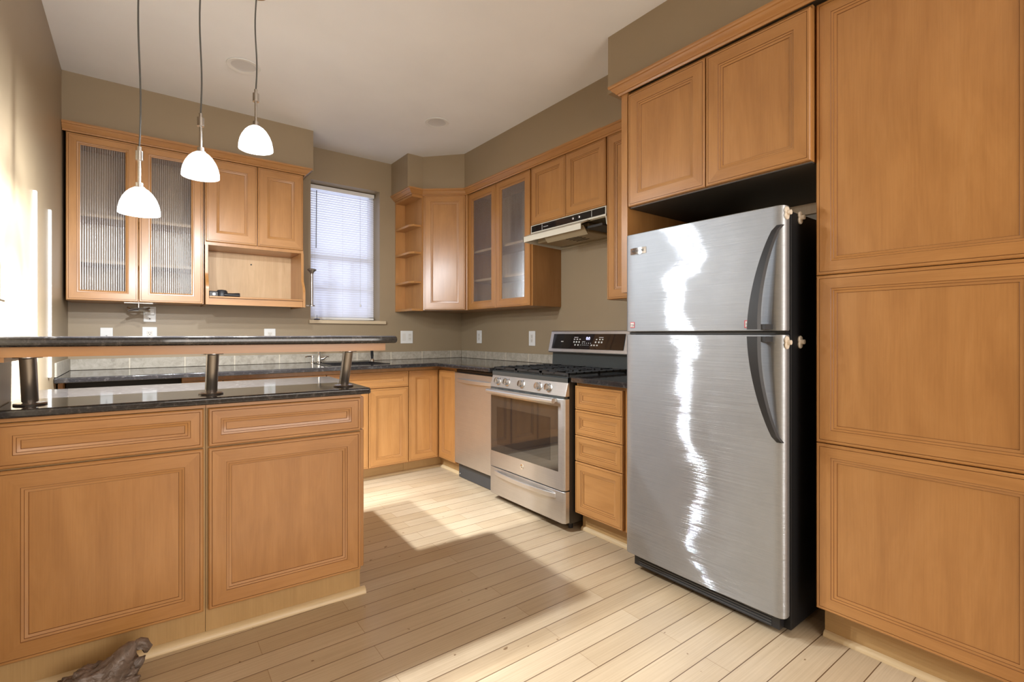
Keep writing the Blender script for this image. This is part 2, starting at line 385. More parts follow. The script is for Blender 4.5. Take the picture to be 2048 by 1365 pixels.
        o = bpy.data.objects.new(name, me); S.collection.objects.link(o); o.location = loc
        if rot: o.rotation_euler = rot
        if parent: o.parent = parent
        if bevel:
            b = o.modifiers.new('bevel', 'BEVEL'); b.width = bevel; b.segments = seg; b.limit_method = 'ANGLE'; b.angle_limit = R(40); b.harden_normals = True
        return o
def tag(o, label=None, cat=None, group=None, kind=None):
    for k, v in (('label', label), ('category', cat), ('group', group), ('kind', kind)):
        if v: o[k] = v
    return o
def thing(name, label, cat, loc=(0, 0, 0), rz=0.0, group=None):
    o = bpy.data.objects.new(name, None); S.collection.objects.link(o); o.empty_display_size = 0.1
    o.location = loc; o.rotation_euler = (0, 0, rz); return tag(o, label, cat, group)
def struct(o, label=None): return tag(o, label, kind='structure')
def copy_tree(o, parent=None):
    c = o.copy(); S.collection.objects.link(c)
    if parent: c.parent = parent
    for ch in list(o.children): copy_tree(ch, c)
    return c
def lettering(text, size, mat, parent, loc, rot, depth=0.0004, name='lettering', align='CENTER'):
    cu = bpy.data.curves.new('font', 'FONT'); cu.body = text; cu.size = size; cu.align_x = align; cu.align_y = 'CENTER'; cu.extrude = depth
    t = bpy.data.objects.new('font', cu); S.collection.objects.link(t); bpy.context.view_layer.update()
    me = bpy.data.meshes.new_from_object(t.evaluated_get(bpy.context.evaluated_depsgraph_get()))
    bpy.data.objects.remove(t); bpy.data.curves.remove(cu)
    me.materials.clear(); me.materials.append(mat)
    o = bpy.data.objects.new(name, me); S.collection.objects.link(o); o.parent = parent; o.location = loc; o.rotation_euler = rot
    return o
FRONT = (R(90), 0, 0)      # text standing up, facing local -y

# ------------------------------------------------------------------ doors and drawers
def door_rings(F, glass):
    r = [(0, 0, 0), (0, -.0165, 0), (.0035, -.020, 0), (.0105, -.020, 0), (.0113, -.0185, 1), (.0123, -.020, 1), (F, -.020, 0), (F + .0013, -.0178, 1), (F + .008, -.0166, 0), (F + .0092, -.0145, 1)]
    if glass: r += [(F + .016, -.012, 0), (F + .0165, 0, 0)]
    else: r += [(F + .0175, -.0125, 0), (F + .0188, -.0098, 1)]
    return r
def front(parent, name, x0, x1, z0, z1, yf, F=.055, glass=False, hgrain=False, rot=None, label=None):
    """a framed front whose back lies at local y=yf and whose face is at yf-.02"""
    w, h = x1 - x0, z1 - z0; mb = MB(); rings = door_rings(F, glass)
    offs = [(random.random() * 20, random.random() * 20) for _ in range(5)]
    def rect(i): return [(i, i), (w - i, i), (w - i, h - i), (i, h - i)]
    for a in range(len(rings) - 1):
        i0, y0, _ = rings[a]; i1, y1, mt = rings[a + 1]; A, B = rect(i0), rect(i1)
        for k in range(4):
            k2 = (k + 1) % 4; g = X if k in (0, 2) else Z
            mb.face([(A[k][0], y0, A[k][1]), (A[k2][0], y0, A[k2][1]), (B[k2][0], y1, B[k2][1]), (B[k][0], y1, B[k][1])], mt, g, offs[k])
    L, yl, _ = rings[-1]; B = rect(L)
    if glass:
        A = rect(0)
        for k in range(4):
            k2 = (k + 1) % 4
            mb.face([(B[k][0], 0, B[k][1]), (B[k2][0], 0, B[k2][1]), (A[k2][0], 0, A[k2][1]), (A[k][0], 0, A[k][1])], 0, X if k in (0, 2) else Z, offs[k])
    else:
        mb.face([(p[0], yl, p[1]) for p in B], 0, X if hgrain else Z, offs[4])
        A = rect(0); mb.face([(p[0], 0, p[1]) for p in reversed(A)], 0, Z)
    o = mb.build(name, [MAPLE, GLAZE], parent, (x0, yf, z0), rot=rot, angle=20)
    if label: o['label'] = label
    if glass:
        g = MB(); gx0, gx1 = L - .006, w - L + .006; gz0, gz1 = L - .006, h - L + .006; n = max(8, round((gx1 - gx0) / .0113)); sg = 6; pts = []
        for i in range(n):
            for k in range(sg):
                t = k / sg; pts.append((gx0 + (gx1 - gx0) * (i + t) / n, -.0045 - .0022 * math.sin(math.pi * t)))
        pts.append((gx1, -.0045))
        for a, b in zip(pts, pts[1:]):
            g.face([(a[0], a[1], gz0), (b[0], b[1], gz0), (b[0], b[1], gz1), (a[0], a[1], gz1)], 0, Z)
        p = g.build('glass_pane', REEDED, o, angle=50); p['label'] = 'reeded glass pane'
    return o
def carcass(parent, w, d, z0, z1, th=.018, inner=False, mats=(None,), bottom=True):
    mb = MB()
    if inner:
        mb.box(0, th, -d, -.001, z0, z1); mb.box(w - th, w, -d, -.001, z0, z1)
        mb.box(th, w - th, -d, -.001, z0, z0 + th, 0, X); mb.box(th, w - th, -d, -.001, z1 - th, z1, 0, X)
        mb.box(th, w - th, -.014, -.001, z0 + th, z1 - th, 1)
    else: mb.box(0, w, -d, -.001, z0, z1)
    return mb.build('body', [MAPLE, PALE], parent)
WG = 'wall cabinets'
BG = 'base cabinets'

# ------------------------------------------------------------------ room shell
ZC = 2.7216; XL = -2.981; YR = -7.5
mb = MB(); mb.box(XL - .1, .1, YR - .1, .26, -.06, 0); struct(mb.build('floor', FLOOR))
mb = MB(); mb.box(XL - .1, .1, YR - .1, .26, ZC, ZC + .06); struct(mb.build('ceiling', CEIL))
WX0, WX1, WZ0, WZ1 = -1.474, -.872, 1.268, 2.446
mb = MB(); mb.box(XL - .1, WX0, 0, .26, 0, ZC); mb.box(WX1, .1, 0, .26, 0, ZC); mb.box(WX0, WX1, 0, .26, 0, WZ0); mb.box(WX0, WX1, 0, .26, WZ1, ZC)
struct(mb.build('wall_back', WALL, smooth=False))
mb = MB(); mb.box(0, .1, YR, 0, 0, ZC); struct(mb.build('wall_right', WALL))
mb = MB(); mb.box(XL - .1, XL, YR, 0, 0, ZC); struct(mb.build('wall_left', WALL))
mb = MB(); mb.box(XL - .1, .1, YR - .1, YR, 0, ZC); struct(mb.build('wall_rear', REAR))
# soffits above the cabinets
ZS = 2.412
mb = MB(); mb.box(XL, -1.545, -.335, -.0005, ZS, ZC); struct(mb.build('wall_soffit_left', WALL))
SOF = [(-.0005, -.0005), (-.760, -.0005), (-.760, -.347), (-.613, -.347), (-.360, -.633), (-.360, -2.521), (-.643, -2.521), (-.643, -4.6), (-.0005, -4.6)]
mb = MB(); mb.prism(SOF, ZS + .008, ZC); struct(mb.build('wall_soffit_right', WALL))
# crown mouldings (their face leans out towards the soffit)
CR = [(0, -.006), (.006, -.006), (.010, .002), (.016, .004), (.020, .010), (.030, .018), (.036, .028), (.042, .030), (.046, .036), (.046, .044), (0, .044)]
def crown(name, path, z, label):
    mb = MB(); mb.sweep(CR, [(p[0], p[1], z) for p in path]); o = mb.build(name, MAPLE, angle=25); struct(o, label)
crown('trim_crown_left', [(XL + .002, -.332), (-1.608, -.332), (-1.608, -.002)], 2.370, 'maple crown moulding above the reeded glass cabinet on the back wall')
crown('trim_crown_corner', [(-.724, -.002), (-.724, -.352), (-.622, -.352), (-.322, -.611), (-.312, -2.612)], 2.380, 'maple crown moulding running around the corner to the fridge cabinet')
crown('trim_crown_fridge', [(-.02, -2.612), (-.652, -2.612), (-.652, -4.13)], 2.378, 'maple crown moulding above fridge and pantry')
# backsplash tiles
mb = MB(); mb.box(XL + .011, -.011, -.010, -.0008, .9135, .985); struct(mb.build('trim_backsplash_back', TILE, bevel=.002))
mb = MB(); mb.box(-.010, -.0008, -1.452, -.0112, .9135, .985); struct(mb.build('trim_backsplash_right', TILE, bevel=.002))
mb = MB(); mb.box(XL + .0008, XL + .0105, -.665, -.0112, .9135, .992); struct(mb.build('trim_backsplash_left', TILE, bevel=.002))
# window 1
wz = .1
win = bpy.data.objects.new('window_1', None); S.collection.objects.link(win); win.location = (0, 0, 0); struct(win)
mb = MB()
for a, b, c, d in ((WX0, WX1, WZ0, WZ0 + .04), (WX0, WX1, WZ1 - .04, WZ1), (WX0, WX0 + .04, WZ0, WZ1), (WX1 - .04, WX1, WZ0, WZ1)): mb.box(a, b, .150, .199, c, d)
mb.build('window_frame', SASH, win)
mb = MB(); mb.box(WX0 + .04, WX1 - .04, .151, .195, 1.80, 1.845)
for z in (1.535,): mb.box(WX0 + .04, WX1 - .04, .154, .192, z, z + .024)
for x in (-1.275, -1.075): mb.box(x, x + .02, .154, .180, WZ0 + .04, 1.80)
mb.build('window_muntins', SASH, win)
mb = MB(); mb.box(WX0 + .04, WX1 - .04, .183, .186, WZ0 + .04, WZ1 - .04); mb.build('window_glass', CLEAR, win)
mb = MB(); mb.box(-1.492, -.825, -.032, -.0005, 1.240, 1.2675); mb.box(WX0 + .001, WX1 - .001, -.0005, .1495, 1.2685, 1.2705)
mb.build('window_sill', SILL, win, bevel=.008, seg=3)
# blind
bl = thing('window_blind', 'white slatted blind drawn down over the window', 'blind', (-1.172, .122, 1.272))
mb = MB(); mb.box(-.296, .292, -.014, .022, 1.134, 1.168); mb.build('headrail', WHITE, bl, bevel=.002)
mb = MB(); nsl = 54; z0, z1 = .030, 1.120
for i in range(nsl):
    z = z0 + (z1 - z0) * (i + .5) / nsl; c = .0125; a = R(57)
    dy, dz = c * math.cos(a), c * math.sin(a); P = []
    for k in range(5):
        t = -1 + k / 2; bow = .0018 * (1 - t * t)
        P.append((t * dy - bow * math.sin(a), t * dz * 1 + bow * math.cos(a) + z))
    for p, q in zip(P, P[1:]):
        mb.face([(-.293, p[0], p[1]), (.289, p[0], p[1]), (.289, q[0], q[1]), (-.293, q[0], q[1])], 0, X)
mb.build('slats', SLAT, bl, angle=60)
mb = MB(); mb.box(-.293, .289, -.010, .010, .006, .024); mb.build('bottom_rail', WHITE, bl, bevel=.002)
mb = MB()
for x in (-.24, 0, .23): mb.tube([(x, -.014, .02), (x, -.014, 1.13)], .0008, 5)
mb.build('ladder_cords', WHITE, bl)
mb = MB(); mb.tube([(-.226, -.020, 1.118), (-.230, -.022, .62)], .004, 8); mb.build('tilt_wand', plain('grey_wand', (.28, .30, .31), .3), bl)
mb = MB(); mb.tube([(.157, -.020, 1.125), (.158, -.020, .15)], .0014, 6); c = mb.build('pull_cord', LIGHTPRINT, bl)
mb = MB(); mb.lathe([(0, 0), (.007, .002), (.008, .012), (.004, .026), (0, .028)], (.158, -.020, .125), Z, 10); mb.build('tassel', WHITE, c)

# ------------------------------------------------------------------ wall cabinets on the back wall
t = thing('glass_door_cabinet', 'maple wall cabinet with two reeded glass doors beside the left-hand wall', 'cabinet', (-2.964, 0, 0), 0, WG)
carcass(t, .702, .309, 1.355, 2.368, inner=True)
for z in (1.602, 1.886):
    MB().box(.020, .682, -.285, -.016, z - .010, z + .009, 0, X).build('shelf', PALE, t)
front(t, 'door', .001, .345, 1.356, 2.364, -.3095, F=.048, glass=True)
front(t, 'door', .349, .694, 1.356, 2.364, -.3095, F=.048, glass=True)
t = thing('wall_cabinet', 'maple wall cabinet with two doors above an open shelf, beside the window', 'cabinet', (-2.256, 0, 0), 0, WG)
MB().box(0, .644, -.309, -.001, 1.768, 2.368).build('body', MAPLE, t)
front(t, 'door', .006, .322, 1.790, 2.364, -.3095, F=.062)
front(t, 'door', .328, .638, 1.790, 2.364, -.3095, F=.062)
wing = [(-.001, 1.352), (-.375, 1.352), (-.375, 1.455), (-.373, 1.480), (-.363, 1.505), (-.345, 1.528), (-.332, 1.548), (-.326, 1.572), (-.326, 1.767), (-.001, 1.767)]
for x in (0.001, .625): MB().extr_x(wing, x, x + .018, 0, Z).build('side_panel', MAPLE, t)
MB().box(.0195, .6245, -.012, -.001, 1.372, 1.767).build('back_panel', PALE, t)
MB().box(.0195, .6245, -.352, -.0125, 1.372, 1.404, 0, X).build('shelf', MAPLE, t)
MB().box(.0195, .6245, -.368, -.3525, 1.352, 1.398, 0, X).build('bottom_rail', MAPLE, t)
MB().box(.0195, .6245, -.385, -.353, 1.3985, 1.410, 0, X).build('shelf_lip', MAPLE, t, bevel=.002)
MB().cyl((.335, -.0122, 1.690), (0, -1, 0), .006, .002, 10).build('screw_cover', SLOT, t)
# gadget on the open shelf
t = thing('kitchen_gadget', 'black plastic gadget lying on the open shelf under the wall cabinet', 'gadget', (-2.14, -.27, 1.4045))
mb = MB(); mb.box(-.093, -.030, -.035, .03, .0, .046); mb.build('housing', BLACK, t, bevel=.008, seg=3)
mb = MB(); mb.lathe([(0, 0), (.036, 0), (.039, .012), (.034, .044), (.026, .054), (0, .058)], (-.008, 0, .002), Z, 20); mb.build('round_cap', SOFTBLACK, t)
mb = MB(); mb.lathe([(0, 0), (.013, 0), (.014, .05), (.018, .09), (.017, .098), (0, .100)], (.0, -.032, .021), (1, .05, 0), 16); mb.build('barrel', BLACK, t)
mb = MB(); mb.cyl((-.060, -.034, .024), (0, -1, 0), .010, .003, 12); mb.build('dial', WHITE, t)
# paper towel holder on the cabinet side
t = thing('paper_towel_holder', 'dark metal upright paper towel rod beside the open shelf, in front of window', 'holder', (-1.55, -.315, 1.37))
mb = MB(); mb.tube([(0, 0, .004), (0, 0, .262)], .0105, 14); mb.build('rod', PEWTER, t)
mb = MB(); mb.lathe([(.011, 0), (.015, .012), (.032, .028), (.034, .034), (.026, .040), (0, .042)], (0, 0, .246), Z, 20); mb.build('flared_finial', PEWTER, t)
mb = MB(); mb.lathe([(0, -.004), (.022, -.004), (.022, .003), (.012, .006), (0, .006)], (0, 0, 0), Z, 18); mb.build('end_disc', PEWTER, t)
mb = MB(); mb.box(-.0428, -.005, -.006, .006, -.004, .002); mb.build('arm', PEWTER, t)
# swivel bracket
t = thing('swivel_bracket', 'grey metal swivel mount hanging under the reeded glass cabinet', 'bracket', (-2.617, -.20, 1.3545))
MB().box(-.075, .075, -.05, .05, -.004, 0).build('mounting_plate', NICKEL, t)
MB().cyl((0, 0, -.048), Z, .008, .044, 14).build('post', NICKEL, t)
mb = MB()
for sx in (-1, 1):
    for sz in (-1, 1): mb.tube([(0, 0, -.040), (sx * .03, sz * .012, -.043), (sx * .058, sz * .03, -.042 + sz * .012)], [.013, .011, .007], 8)
mb.build('arms', NICKEL, t)
# small spike stand on the sill
t = thing('spike_holder', 'small dark stand with thin upright pin on the window sill', 'stand', (-1.425, -.006, 1.2710))
MB().lathe([(0, 0), (.026, 0), (.024, .006), (.010, .010), (0, .011)], (0, 0, 0), Z, 18).build('base', NAVY, t)
MB().tube([(0, 0, .008), (0, 0, .038)], .0018, 8).build('pin', NAVY, t)

# ------------------------------------------------------------------ corner and right-hand wall cabinets
t = thing('open_end_shelf', 'narrow open maple end shelf with three boards, facing the window', 'shelf', (-.722, 0, 0))
mb = MB(); mb.box(0, .106, -.012, -.001, 1.355, 2.385); mb.box(.094, .106, -.352, -.012, 1.355, 2.385); mb.build('back_panels', MAPLE, t)
MB().box(.0, .0935, -.35, -.0125, 2.353, 2.385, 0, Y).build('top_board', MAPLE, t)
MB().box(.0, .0935, -.35, -.0125, 1.355, 1.373, 0, Y).build('bottom_board', MAPLE, t)
for z in (1.608, 1.868, 2.108):
    mb = MB(); mb.prism([(.0935, -.0125), (.0, -.0125), (-.0, -.29), (.03, -.335), (.0935, -.335)], z - .008, z + .010, 0, Y); mb.build('shelf', MAPLE, t)
t = thing('corner_wall_cabinet', 'maple wall cabinet with one door set diagonally across the room corner', 'cabinet', (0, 0, 0), 0, WG)
mb = MB(); mb.prism([(-.001, -.001), (-.614, -.001), (-.614, -.352), (-.315, -.609), (-.001, -.609)], 1.3615, 2.385); mb.build('body', MAPLE, t)
p0, p1 = Vector((-.6115, -.352)), Vector((-.3135, -.608)); dv = (p1 - p0); L = dv.length; ang = math.atan2(dv.y, dv.x)
nn = Vector((dv.y, -dv.x)).normalized()
d = front(t, 'door', 0, L - .03, 0, 1.006, 0, F=.058)
q = p0 + dv.normalized() * .012 + nn * .001; d.location = (q.x, q.y, 1.366); d.rotation_euler = (0, 0, ang)

RR = -math.pi / 2
def right_thing(name, label, cat, y, group=None): return thing(name, label, cat, (0, y, 0), RR, group)
t = right_thing('glass_door_cabinet', 'maple wall cabinet with two reeded glass doors next to the range hood', 'cabinet', -.6115, WG)
carcass(t, .861, .290, 1.3615, 2.385, inner=True)
MB().box(.8615, .8640, -.288, -.001, 1.3615, 1.94).build('side_skin', DARKSIDE, t)
for z in (1.616, 1.868): MB().box(.020, .841, -.268, -.016, z - .010, z + .009, 0, X).build('shelf', PALE, t)
front(t, 'door', .003, .414, 1.364, 2.378, -.2905, F=.052, glass=True)
front(t, 'door', .418, .852, 1.364, 2.378, -.2905, F=.052, glass=True)
t = right_thing('hood_wall_cabinet', 'short maple wall cabinet with two doors above the range hood', 'cabinet', -1.478, WG)
carcass(t, .735, .290, 1.951, 2.385)
front(t, 'door', .004, .364, 1.953, 2.378, -.2905, F=.052)
front(t, 'door', .368, .729, 1.953, 2.378, -.2905, F=.052)
t = right_thing('narrow_wall_cabinet', 'tall narrow maple wall cabinet squeezed between range hood and fridge panel', 'cabinet', -2.2145, WG)
carcass(t, .396, .290, 1.3615, 2.385)
front(t, 'door', .003, .392, 1.364, 2.378, -.2905, F=.058)

# range hood
t = right_thing('range_hood', 'almond range hood with black control strip below the short wall cabinet', 'range hood', -1.4785)
w = .732
mb = MB(); mb.extr_x([(-.002, 1.9495), (-.309, 1.9495), (-.309, 1.893), (-.002, 1.893)], 0, w)
mb.extr_x([(-.312, 1.898), (-.312, 1.887), (-.300, 1.887), (-.300, 1.898)], 0, w)
mb.extr_x([(-.309, 1.893), (-.383, 1.858), (-.383, 1.820), (-.377, 1.820), (-.377, 1.853), (-.300, 1.887), (-.300, 1.893)], 0, .585)
mb.extr_x([(-.002, 1.893), (-.309, 1.893), (-.383, 1.858), (-.383, 1.820), (-.002, 1.804)], 0, .006)
mb.extr_x([(-.002, 1.893), (-.309, 1.893), (-.300, 1.835), (-.002, 1.804)], w - .006, w)
mb.build('body', CREAM, t)
mb = MB(); mb.box(.006, w - .006, -.299, -.010, 1.8815, 1.8925); mb.extr_x([(-.004, 1.806), (-.004, 1.89), (-.010, 1.89), (-.010, 1.806)], .006, w - .006)
mb.build('underside_pan', GREASE, t)
mb = MB(); mb.box(.05, .56, -.29, -.05, 1.815, 1.8805); mb.build('fan_housing', GREASE, t, bevel=.01)
mb = MB()
for i in range(4): mb.box(.30, .42, -.24 + i * .035, -.235 + i * .035, 1.812, 1.8149)
mb.build('fan_grille', SLOT, t)
mb = MB(); mb.box(.575, .720, -.33, -.03, 1.828, 1.842); mb.build('filter', MESHBLACK, t)
mb = MB(); mb.extr_x([(-.370, 1.846), (-.364, 1.846), (-.315, 1.796), (-.322, 1.793)], .200, .590); mb.build('light_cover', GREASE, t)
mb = MB(); mb.box(.012, w - .008, -.3125, -.3092, 1.899, 1.943); cp = mb.build('control_strip', BLACKGLASS, t)
for xk in (.452, .510): MB().lathe([(0, 0), (.010, 0), (.009, .010), (.006, .012), (0, .012)], (xk, -.3125, 1.920), (0, -1, 0), 14).build('knob', NICKEL, cp)
mb = MB()
for xk in (.128, .612): MB().box(xk, xk + .003, -.3132, -.3124, 1.901, 1.941).build('strip_divider', LIGHTPRINT, cp)
for k in range(4): mb.box(.145 + k * .013, .154 + k * .013, -.3130, -.3124, 1.917, 1.921)
mb.build('strip_lettering', LIGHTPRINT, cp)

# fridge end panel, cabinet over the fridge, pantry
t = right_thing('fridge_end_panel', 'maple side panel hanging beside the refrigerator, below the crown moulding', 'panel', -2.6155)
mb = MB(); mb.box(0, .038, -.648, -.001, 1.3615, 2.376); mb.build('panel', MAPLE, t)
t = right_thing('fridge_top_cabinet', 'deep maple cabinet with two doors above the refrigerator', 'cabinet', -2.656, WG)
carcass(t, .848, .629, 1.792, 2.376)
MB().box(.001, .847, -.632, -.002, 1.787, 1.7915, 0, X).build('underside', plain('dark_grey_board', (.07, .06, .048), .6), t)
MB().box(.02, .83, -.022, -.001, 1.735, 1.786).build('hanging_rail', PALE, t)
front(t, 'door', .002, .424, 1.794, 2.361, -.6295, F=.057)
front(t, 'door', .429, .847, 1.794, 2.361, -.6295, F=.057)
t = right_thing('pantry_cabinet', 'tall maple pantry with three stacked framed doors beside the refrigerator', 'cabinet', -3.509)
carcass(t, .610, .597, .131, 2.376)
for a, b in ((.132, .7455), (.749, 1.3645), (1.3675, 2.373)): front(t, 'door', .002, .596, a, b, -.5975, F=.048)
MB().box(.002, .608, -.535, -.515, .0, .1305, 0, X).build('toe_board', TOE, t)

# ------------------------------------------------------------------ base cabinets
t = thing('corner_base_cabinet', 'maple corner base cabinet with two doors meeting in the inside corner', 'cabinet', (0, 0, 0), 0, BG)
mb = MB(); mb.prism([(-.001, -.001), (-.874, -.001), (-.874, -.590), (-.584, -.590), (-.584, -.874), (-.001, -.874)], .105, .880); mb.build('body', MAPLE, t)
front(t, 'door', -.8715, -.6085, .1131, .8506, -.5905, F=.055)
d = front(t, 'door', 0, .258, .1131, .8506, 0, F=.055); d.location = (-.5845, -.6145, .1131); d.rotation_euler = (0, 0, RR)
mb = MB(); mb.prism([(-.874, -.505), (-.522, -.505), (-.522, -.874), (-.508, -.874), (-.508, -.491), (-.874, -.491)], 0, .1045); mb.build('toe_board', TOE, t)
def base(label, x0, x1, fronts, name='base_cabinet'):
    t = thing(name, label, 'cabinet', (x0, 0, 0), 0, BG); w = x1 - x0
    mb = MB()
    if name == 'sink_base_cabinet':
        mb.box(0, .018, -.5925, -.001, .105, .880); mb.box(w - .018, w, -.5925, -.001, .105, .880); mb.box(.018, w - .018, -.5925, -.001, .105, .123); mb.box(.018, w - .018, -.5925, -.577, .69, .880); mb.box(.018, w - .018, -.012, -.001, .123, .880)
    else: mb.box(0, w, -.5925, -.001, .105, .880)
    mb.build('body', MAPLE, t)
    for nm, a, b, c, d, F in fronts: front(t, nm, a - x0, b - x0, c, d, -.593, F=F, hgrain=(nm != 'door'))
    MB().box(0, w, -.505, -.491, 0, .1045, 0, X).build('toe_board', TOE, t)
    return t
ts = base('maple base cabinet under the black sink', -1.5280, -.8755, [('drawer_front', -1.525, -.879, .727, .8506, .045), ('door', -1.525, -1.2115, .1131, .7215, .055), ('door', -1.2065, -.879, .1131, .7215, .055)], 'sink_base_cabinet')
base('maple base cabinet between sink cabinet and the narrow drawer cabinet', -2.1830, -1.5290, [('drawer', -2.180, -1.532, .727, .8506, .045), ('door', -2.180, -1.858, .1131, .7215, .055), ('door', -1.854, -1.532, .1131, .7215, .055)])
base('narrow maple base cabinet next to the empty appliance bay', -2.4010, -2.1840, [('drawer', -2.398, -2.187, .727, .8506, .04), ('door', -2.398, -2.187, .1131, .7215, .05)])
t = thing('bay_side_panel', 'maple panel holding the counter end in the empty appliance bay', 'panel', (-2.972, 0, 0))
MB().box(0, .02, -.60, -.001, 0, .880).build('panel', MAPLE, t)
t = thing('bay_shade_board', 'black liner board added as shade inside the empty appliance bay under the counter', 'darkener', (-2.675, 0, 0))
MB().box(-.272, .272, -.50, -.485, 0, .8805).build('board', plain('bay_shade_black', (.012, .012, .012), .7), t)  # added board, its black stands in for the shade inside the open bay
t = right_thing('drawer_cabinet', 'maple base cabinet with four stacked drawers between range and refrigerator', 'cabinet', -2.2315, BG)
MB().box(0, .455, -.584, -.001, .105, .868).build('body', MAPLE, t)
for a, b, F in ((.7135, .8506, .036), (.566, .7105, .036), (.415, .563, .036), (.1131, .411, .045)): front(t, 'drawer', .003, .353, a, b, -.5845, F=F, hgrain=True)
MB().box(.0, .455, -.535, -.518, 0, .1045, 0, X).build('toe_board', TOE, t)

# quarter-round mouldings along the floor
QR = [(0, 0), (.0165, 0), (.016, .006), (.0125, .0115), (.007, .0155), (0, .0165)]
QR2 = [(a * 1.15, b * 1.2) for a, b in QR]
def qround(name, path):
    mb = MB(); mb.sweep(QR2, [(p[0], p[1], 0.0003) for p in path]); struct(mb.build(name, QROUND))
qround('baseboard_back', [(-2.40, -.5055), (-.5225, -.5055), (-.5225, -.873)])
qround('baseboard_drawers', [(-.5355, -2.234), (-.5355, -2.686)])
qround('baseboard_pantry', [(-.5355, -3.511), (-.5355, -4.117)])

# ------------------------------------------------------------------ counters
ct = thing('countertop', 'black granite counter wrapping the corner under the window', 'countertop', (-1.5, -.35, .882))
mb = MB(); SX0, SX1, SY0, SY1 = -1.47, -1.05, -.555, -.20
def slab(m, x0, x1, y0, y1): m.box(x0 + 1.5, x1 + 1.5, y0 + .35, y1 + .35, 0, .030)
poly = [(-.0012, -.0012), (-2.9795, -.0012), (-2.9795, -.700), (-.672, -.700), (-.672, -1.4555), (-.0012, -1.4555)]
hole = [(SX0, SY0), (SX1, SY0), (SX1, SY1), (SX0, SY1)]
def P3(p, z): return (p[0] + 1.5, p[1] + .35, z)
for z in (0, .030):
    for q in ([(-2.9795, -.0012), (-2.9795, -.7), (SX0, -.7), (SX0, -.0012)], [(SX0, -.7), (SX1, -.7), (SX1, SY0), (SX0, SY0)], [(SX0, SY1), (SX1, SY1), (SX1, -.0012), (SX0, -.0012)],
              [(SX1, -.7), (-.672, -.7), (-.0012, -.7), (-.0012, -.0012), (SX1, -.0012)], [(-.672, -.7), (-.672, -1.4555), (-.0012, -1.4555), (-.0012, -.7)]):
        mb.face([P3(p, z) for p in q], 0)
edge = [(-.0012, -.0012), (SX1, -.0012), (SX0, -.0012), (-2.9795, -.0012), (-2.9795, -.7), (SX0, -.7), (SX1, -.7), (-.672, -.7), (-.672, -1.4555), (-.0012, -1.4555), (-.0012, -.7)]
for ed in (edge, hole):
    for i in range(len(ed)):
        a, b = ed[i], ed[(i + 1) % len(ed)]; mb.face([P3(a, 0), P3(b, 0), P3(b, .030), P3(a, .030)], 0)
mb.build('slab', GRANITE, ct, bevel=.007, seg=3)
t = right_thing('small_countertop', 'short piece of black granite counter between range and refrigerator', 'countertop', -2.2305)
MB().box(0, .4555, -.636, -.001, .870, .9005).build('slab', GRANITE, t, bevel=.006, seg=3)
t = thing('kitchen_sink', 'black drop-in sink in the counter below the window', 'sink', (-1.26, -.3775, .7))
mb = MB(); a, b, c, d = -.2098, .2098, -.1773, .1773
mb.box(a, b, c, d, .0, .012); mb.box(a, a + .012, c, d, .012, .2); mb.box(b - .012, b, c, d, .012, .2); mb.box(a + .012, b - .012, c, c + .012, .012, .2); mb.box(a + .012, b - .012, d - .012, d, .012, .2)
mb.build('bowl', SINKM, t)
mb = MB()
for q in ((a - .03, b + .03, c - .02, c + .004), (a - .03, b + .03, d - .004, d + .03), (a - .03, a + .004, c + .004, d - .004), (b - .004, b + .03, c + .004, d - .004)): mb.box(*q, .2124, .2156)
mb.build('rim', SINKM, t)
MB().lathe([(0, 0), (.035, 0), (.03, .004), (0, .004)], (0, 0, .012), Z, 20).build('drain', CHROME, t)
t = thing('kitchen_faucet', 'chrome sink faucet with side lever behind the raised bar', 'faucet', (-1.44, -.115, .912))
mb = MB(); mb.lathe([(0, 0), (.028, 0), (.028, .008), (.018, .014), (.017, .05), (.0, .05)], (0, 0, 0), Z, 20); mb.build('base', CHROME, t)
pts = [(0, 0, .05), (0, 0, .17)] + [(.06 * (1 - math.cos(R(x))), -.06 * (1 - math.cos(R(x))), .17 + .045 * math.sin(R(x))) for x in range(20, 181, 20)]
MB().tube(pts, .0125, 14).build('spout', CHROME, t)
mb = MB(); mb.tube([(.012, 0, .032), (.035, -.004, .036), (.062, -.008, .054), (.078, -.01, .05)], [.012, .011, .007, .004], 12); mb.build('lever', CHROME, t)
t = thing('soap_dispenser', 'small chrome soap pump at the sink, next to the faucet', 'dispenser', (-1.495, -.13, .912))
mb = MB(); mb.lathe([(0, 0), (.020, 0), (.020, .006), (.011, .010), (.011, .045), (.014, .047), (.014, .062), (0, .064)], (0, 0, 0), Z, 16); mb.build('body', CHROME, t)
MB().tube([(0, 0, .058), (-.04, -.012, .058), (-.062, -.018, .053)], [.005, .0045, .004], 8).build('nozzle', CHROME, t)
t = thing('side_sprayer', 'black and chrome hand sprayer standing by the sink corner', 'sprayer', (-1.0, -.145, .912))
MB().lathe([(0, 0), (.022, 0), (.020, .010), (.013, .022), (0, .022)], (0, 0, 0), Z, 16).build('holder', CHROME, t)
MB().tube([(0, 0, .022), (0, 0, .05), (-.004, -.004, .10), (-.012, -.014, .135), (-.03, -.03, .15)], [.010, .013, .012, .016, .014], 12).build('spray_head', BLACK, t)

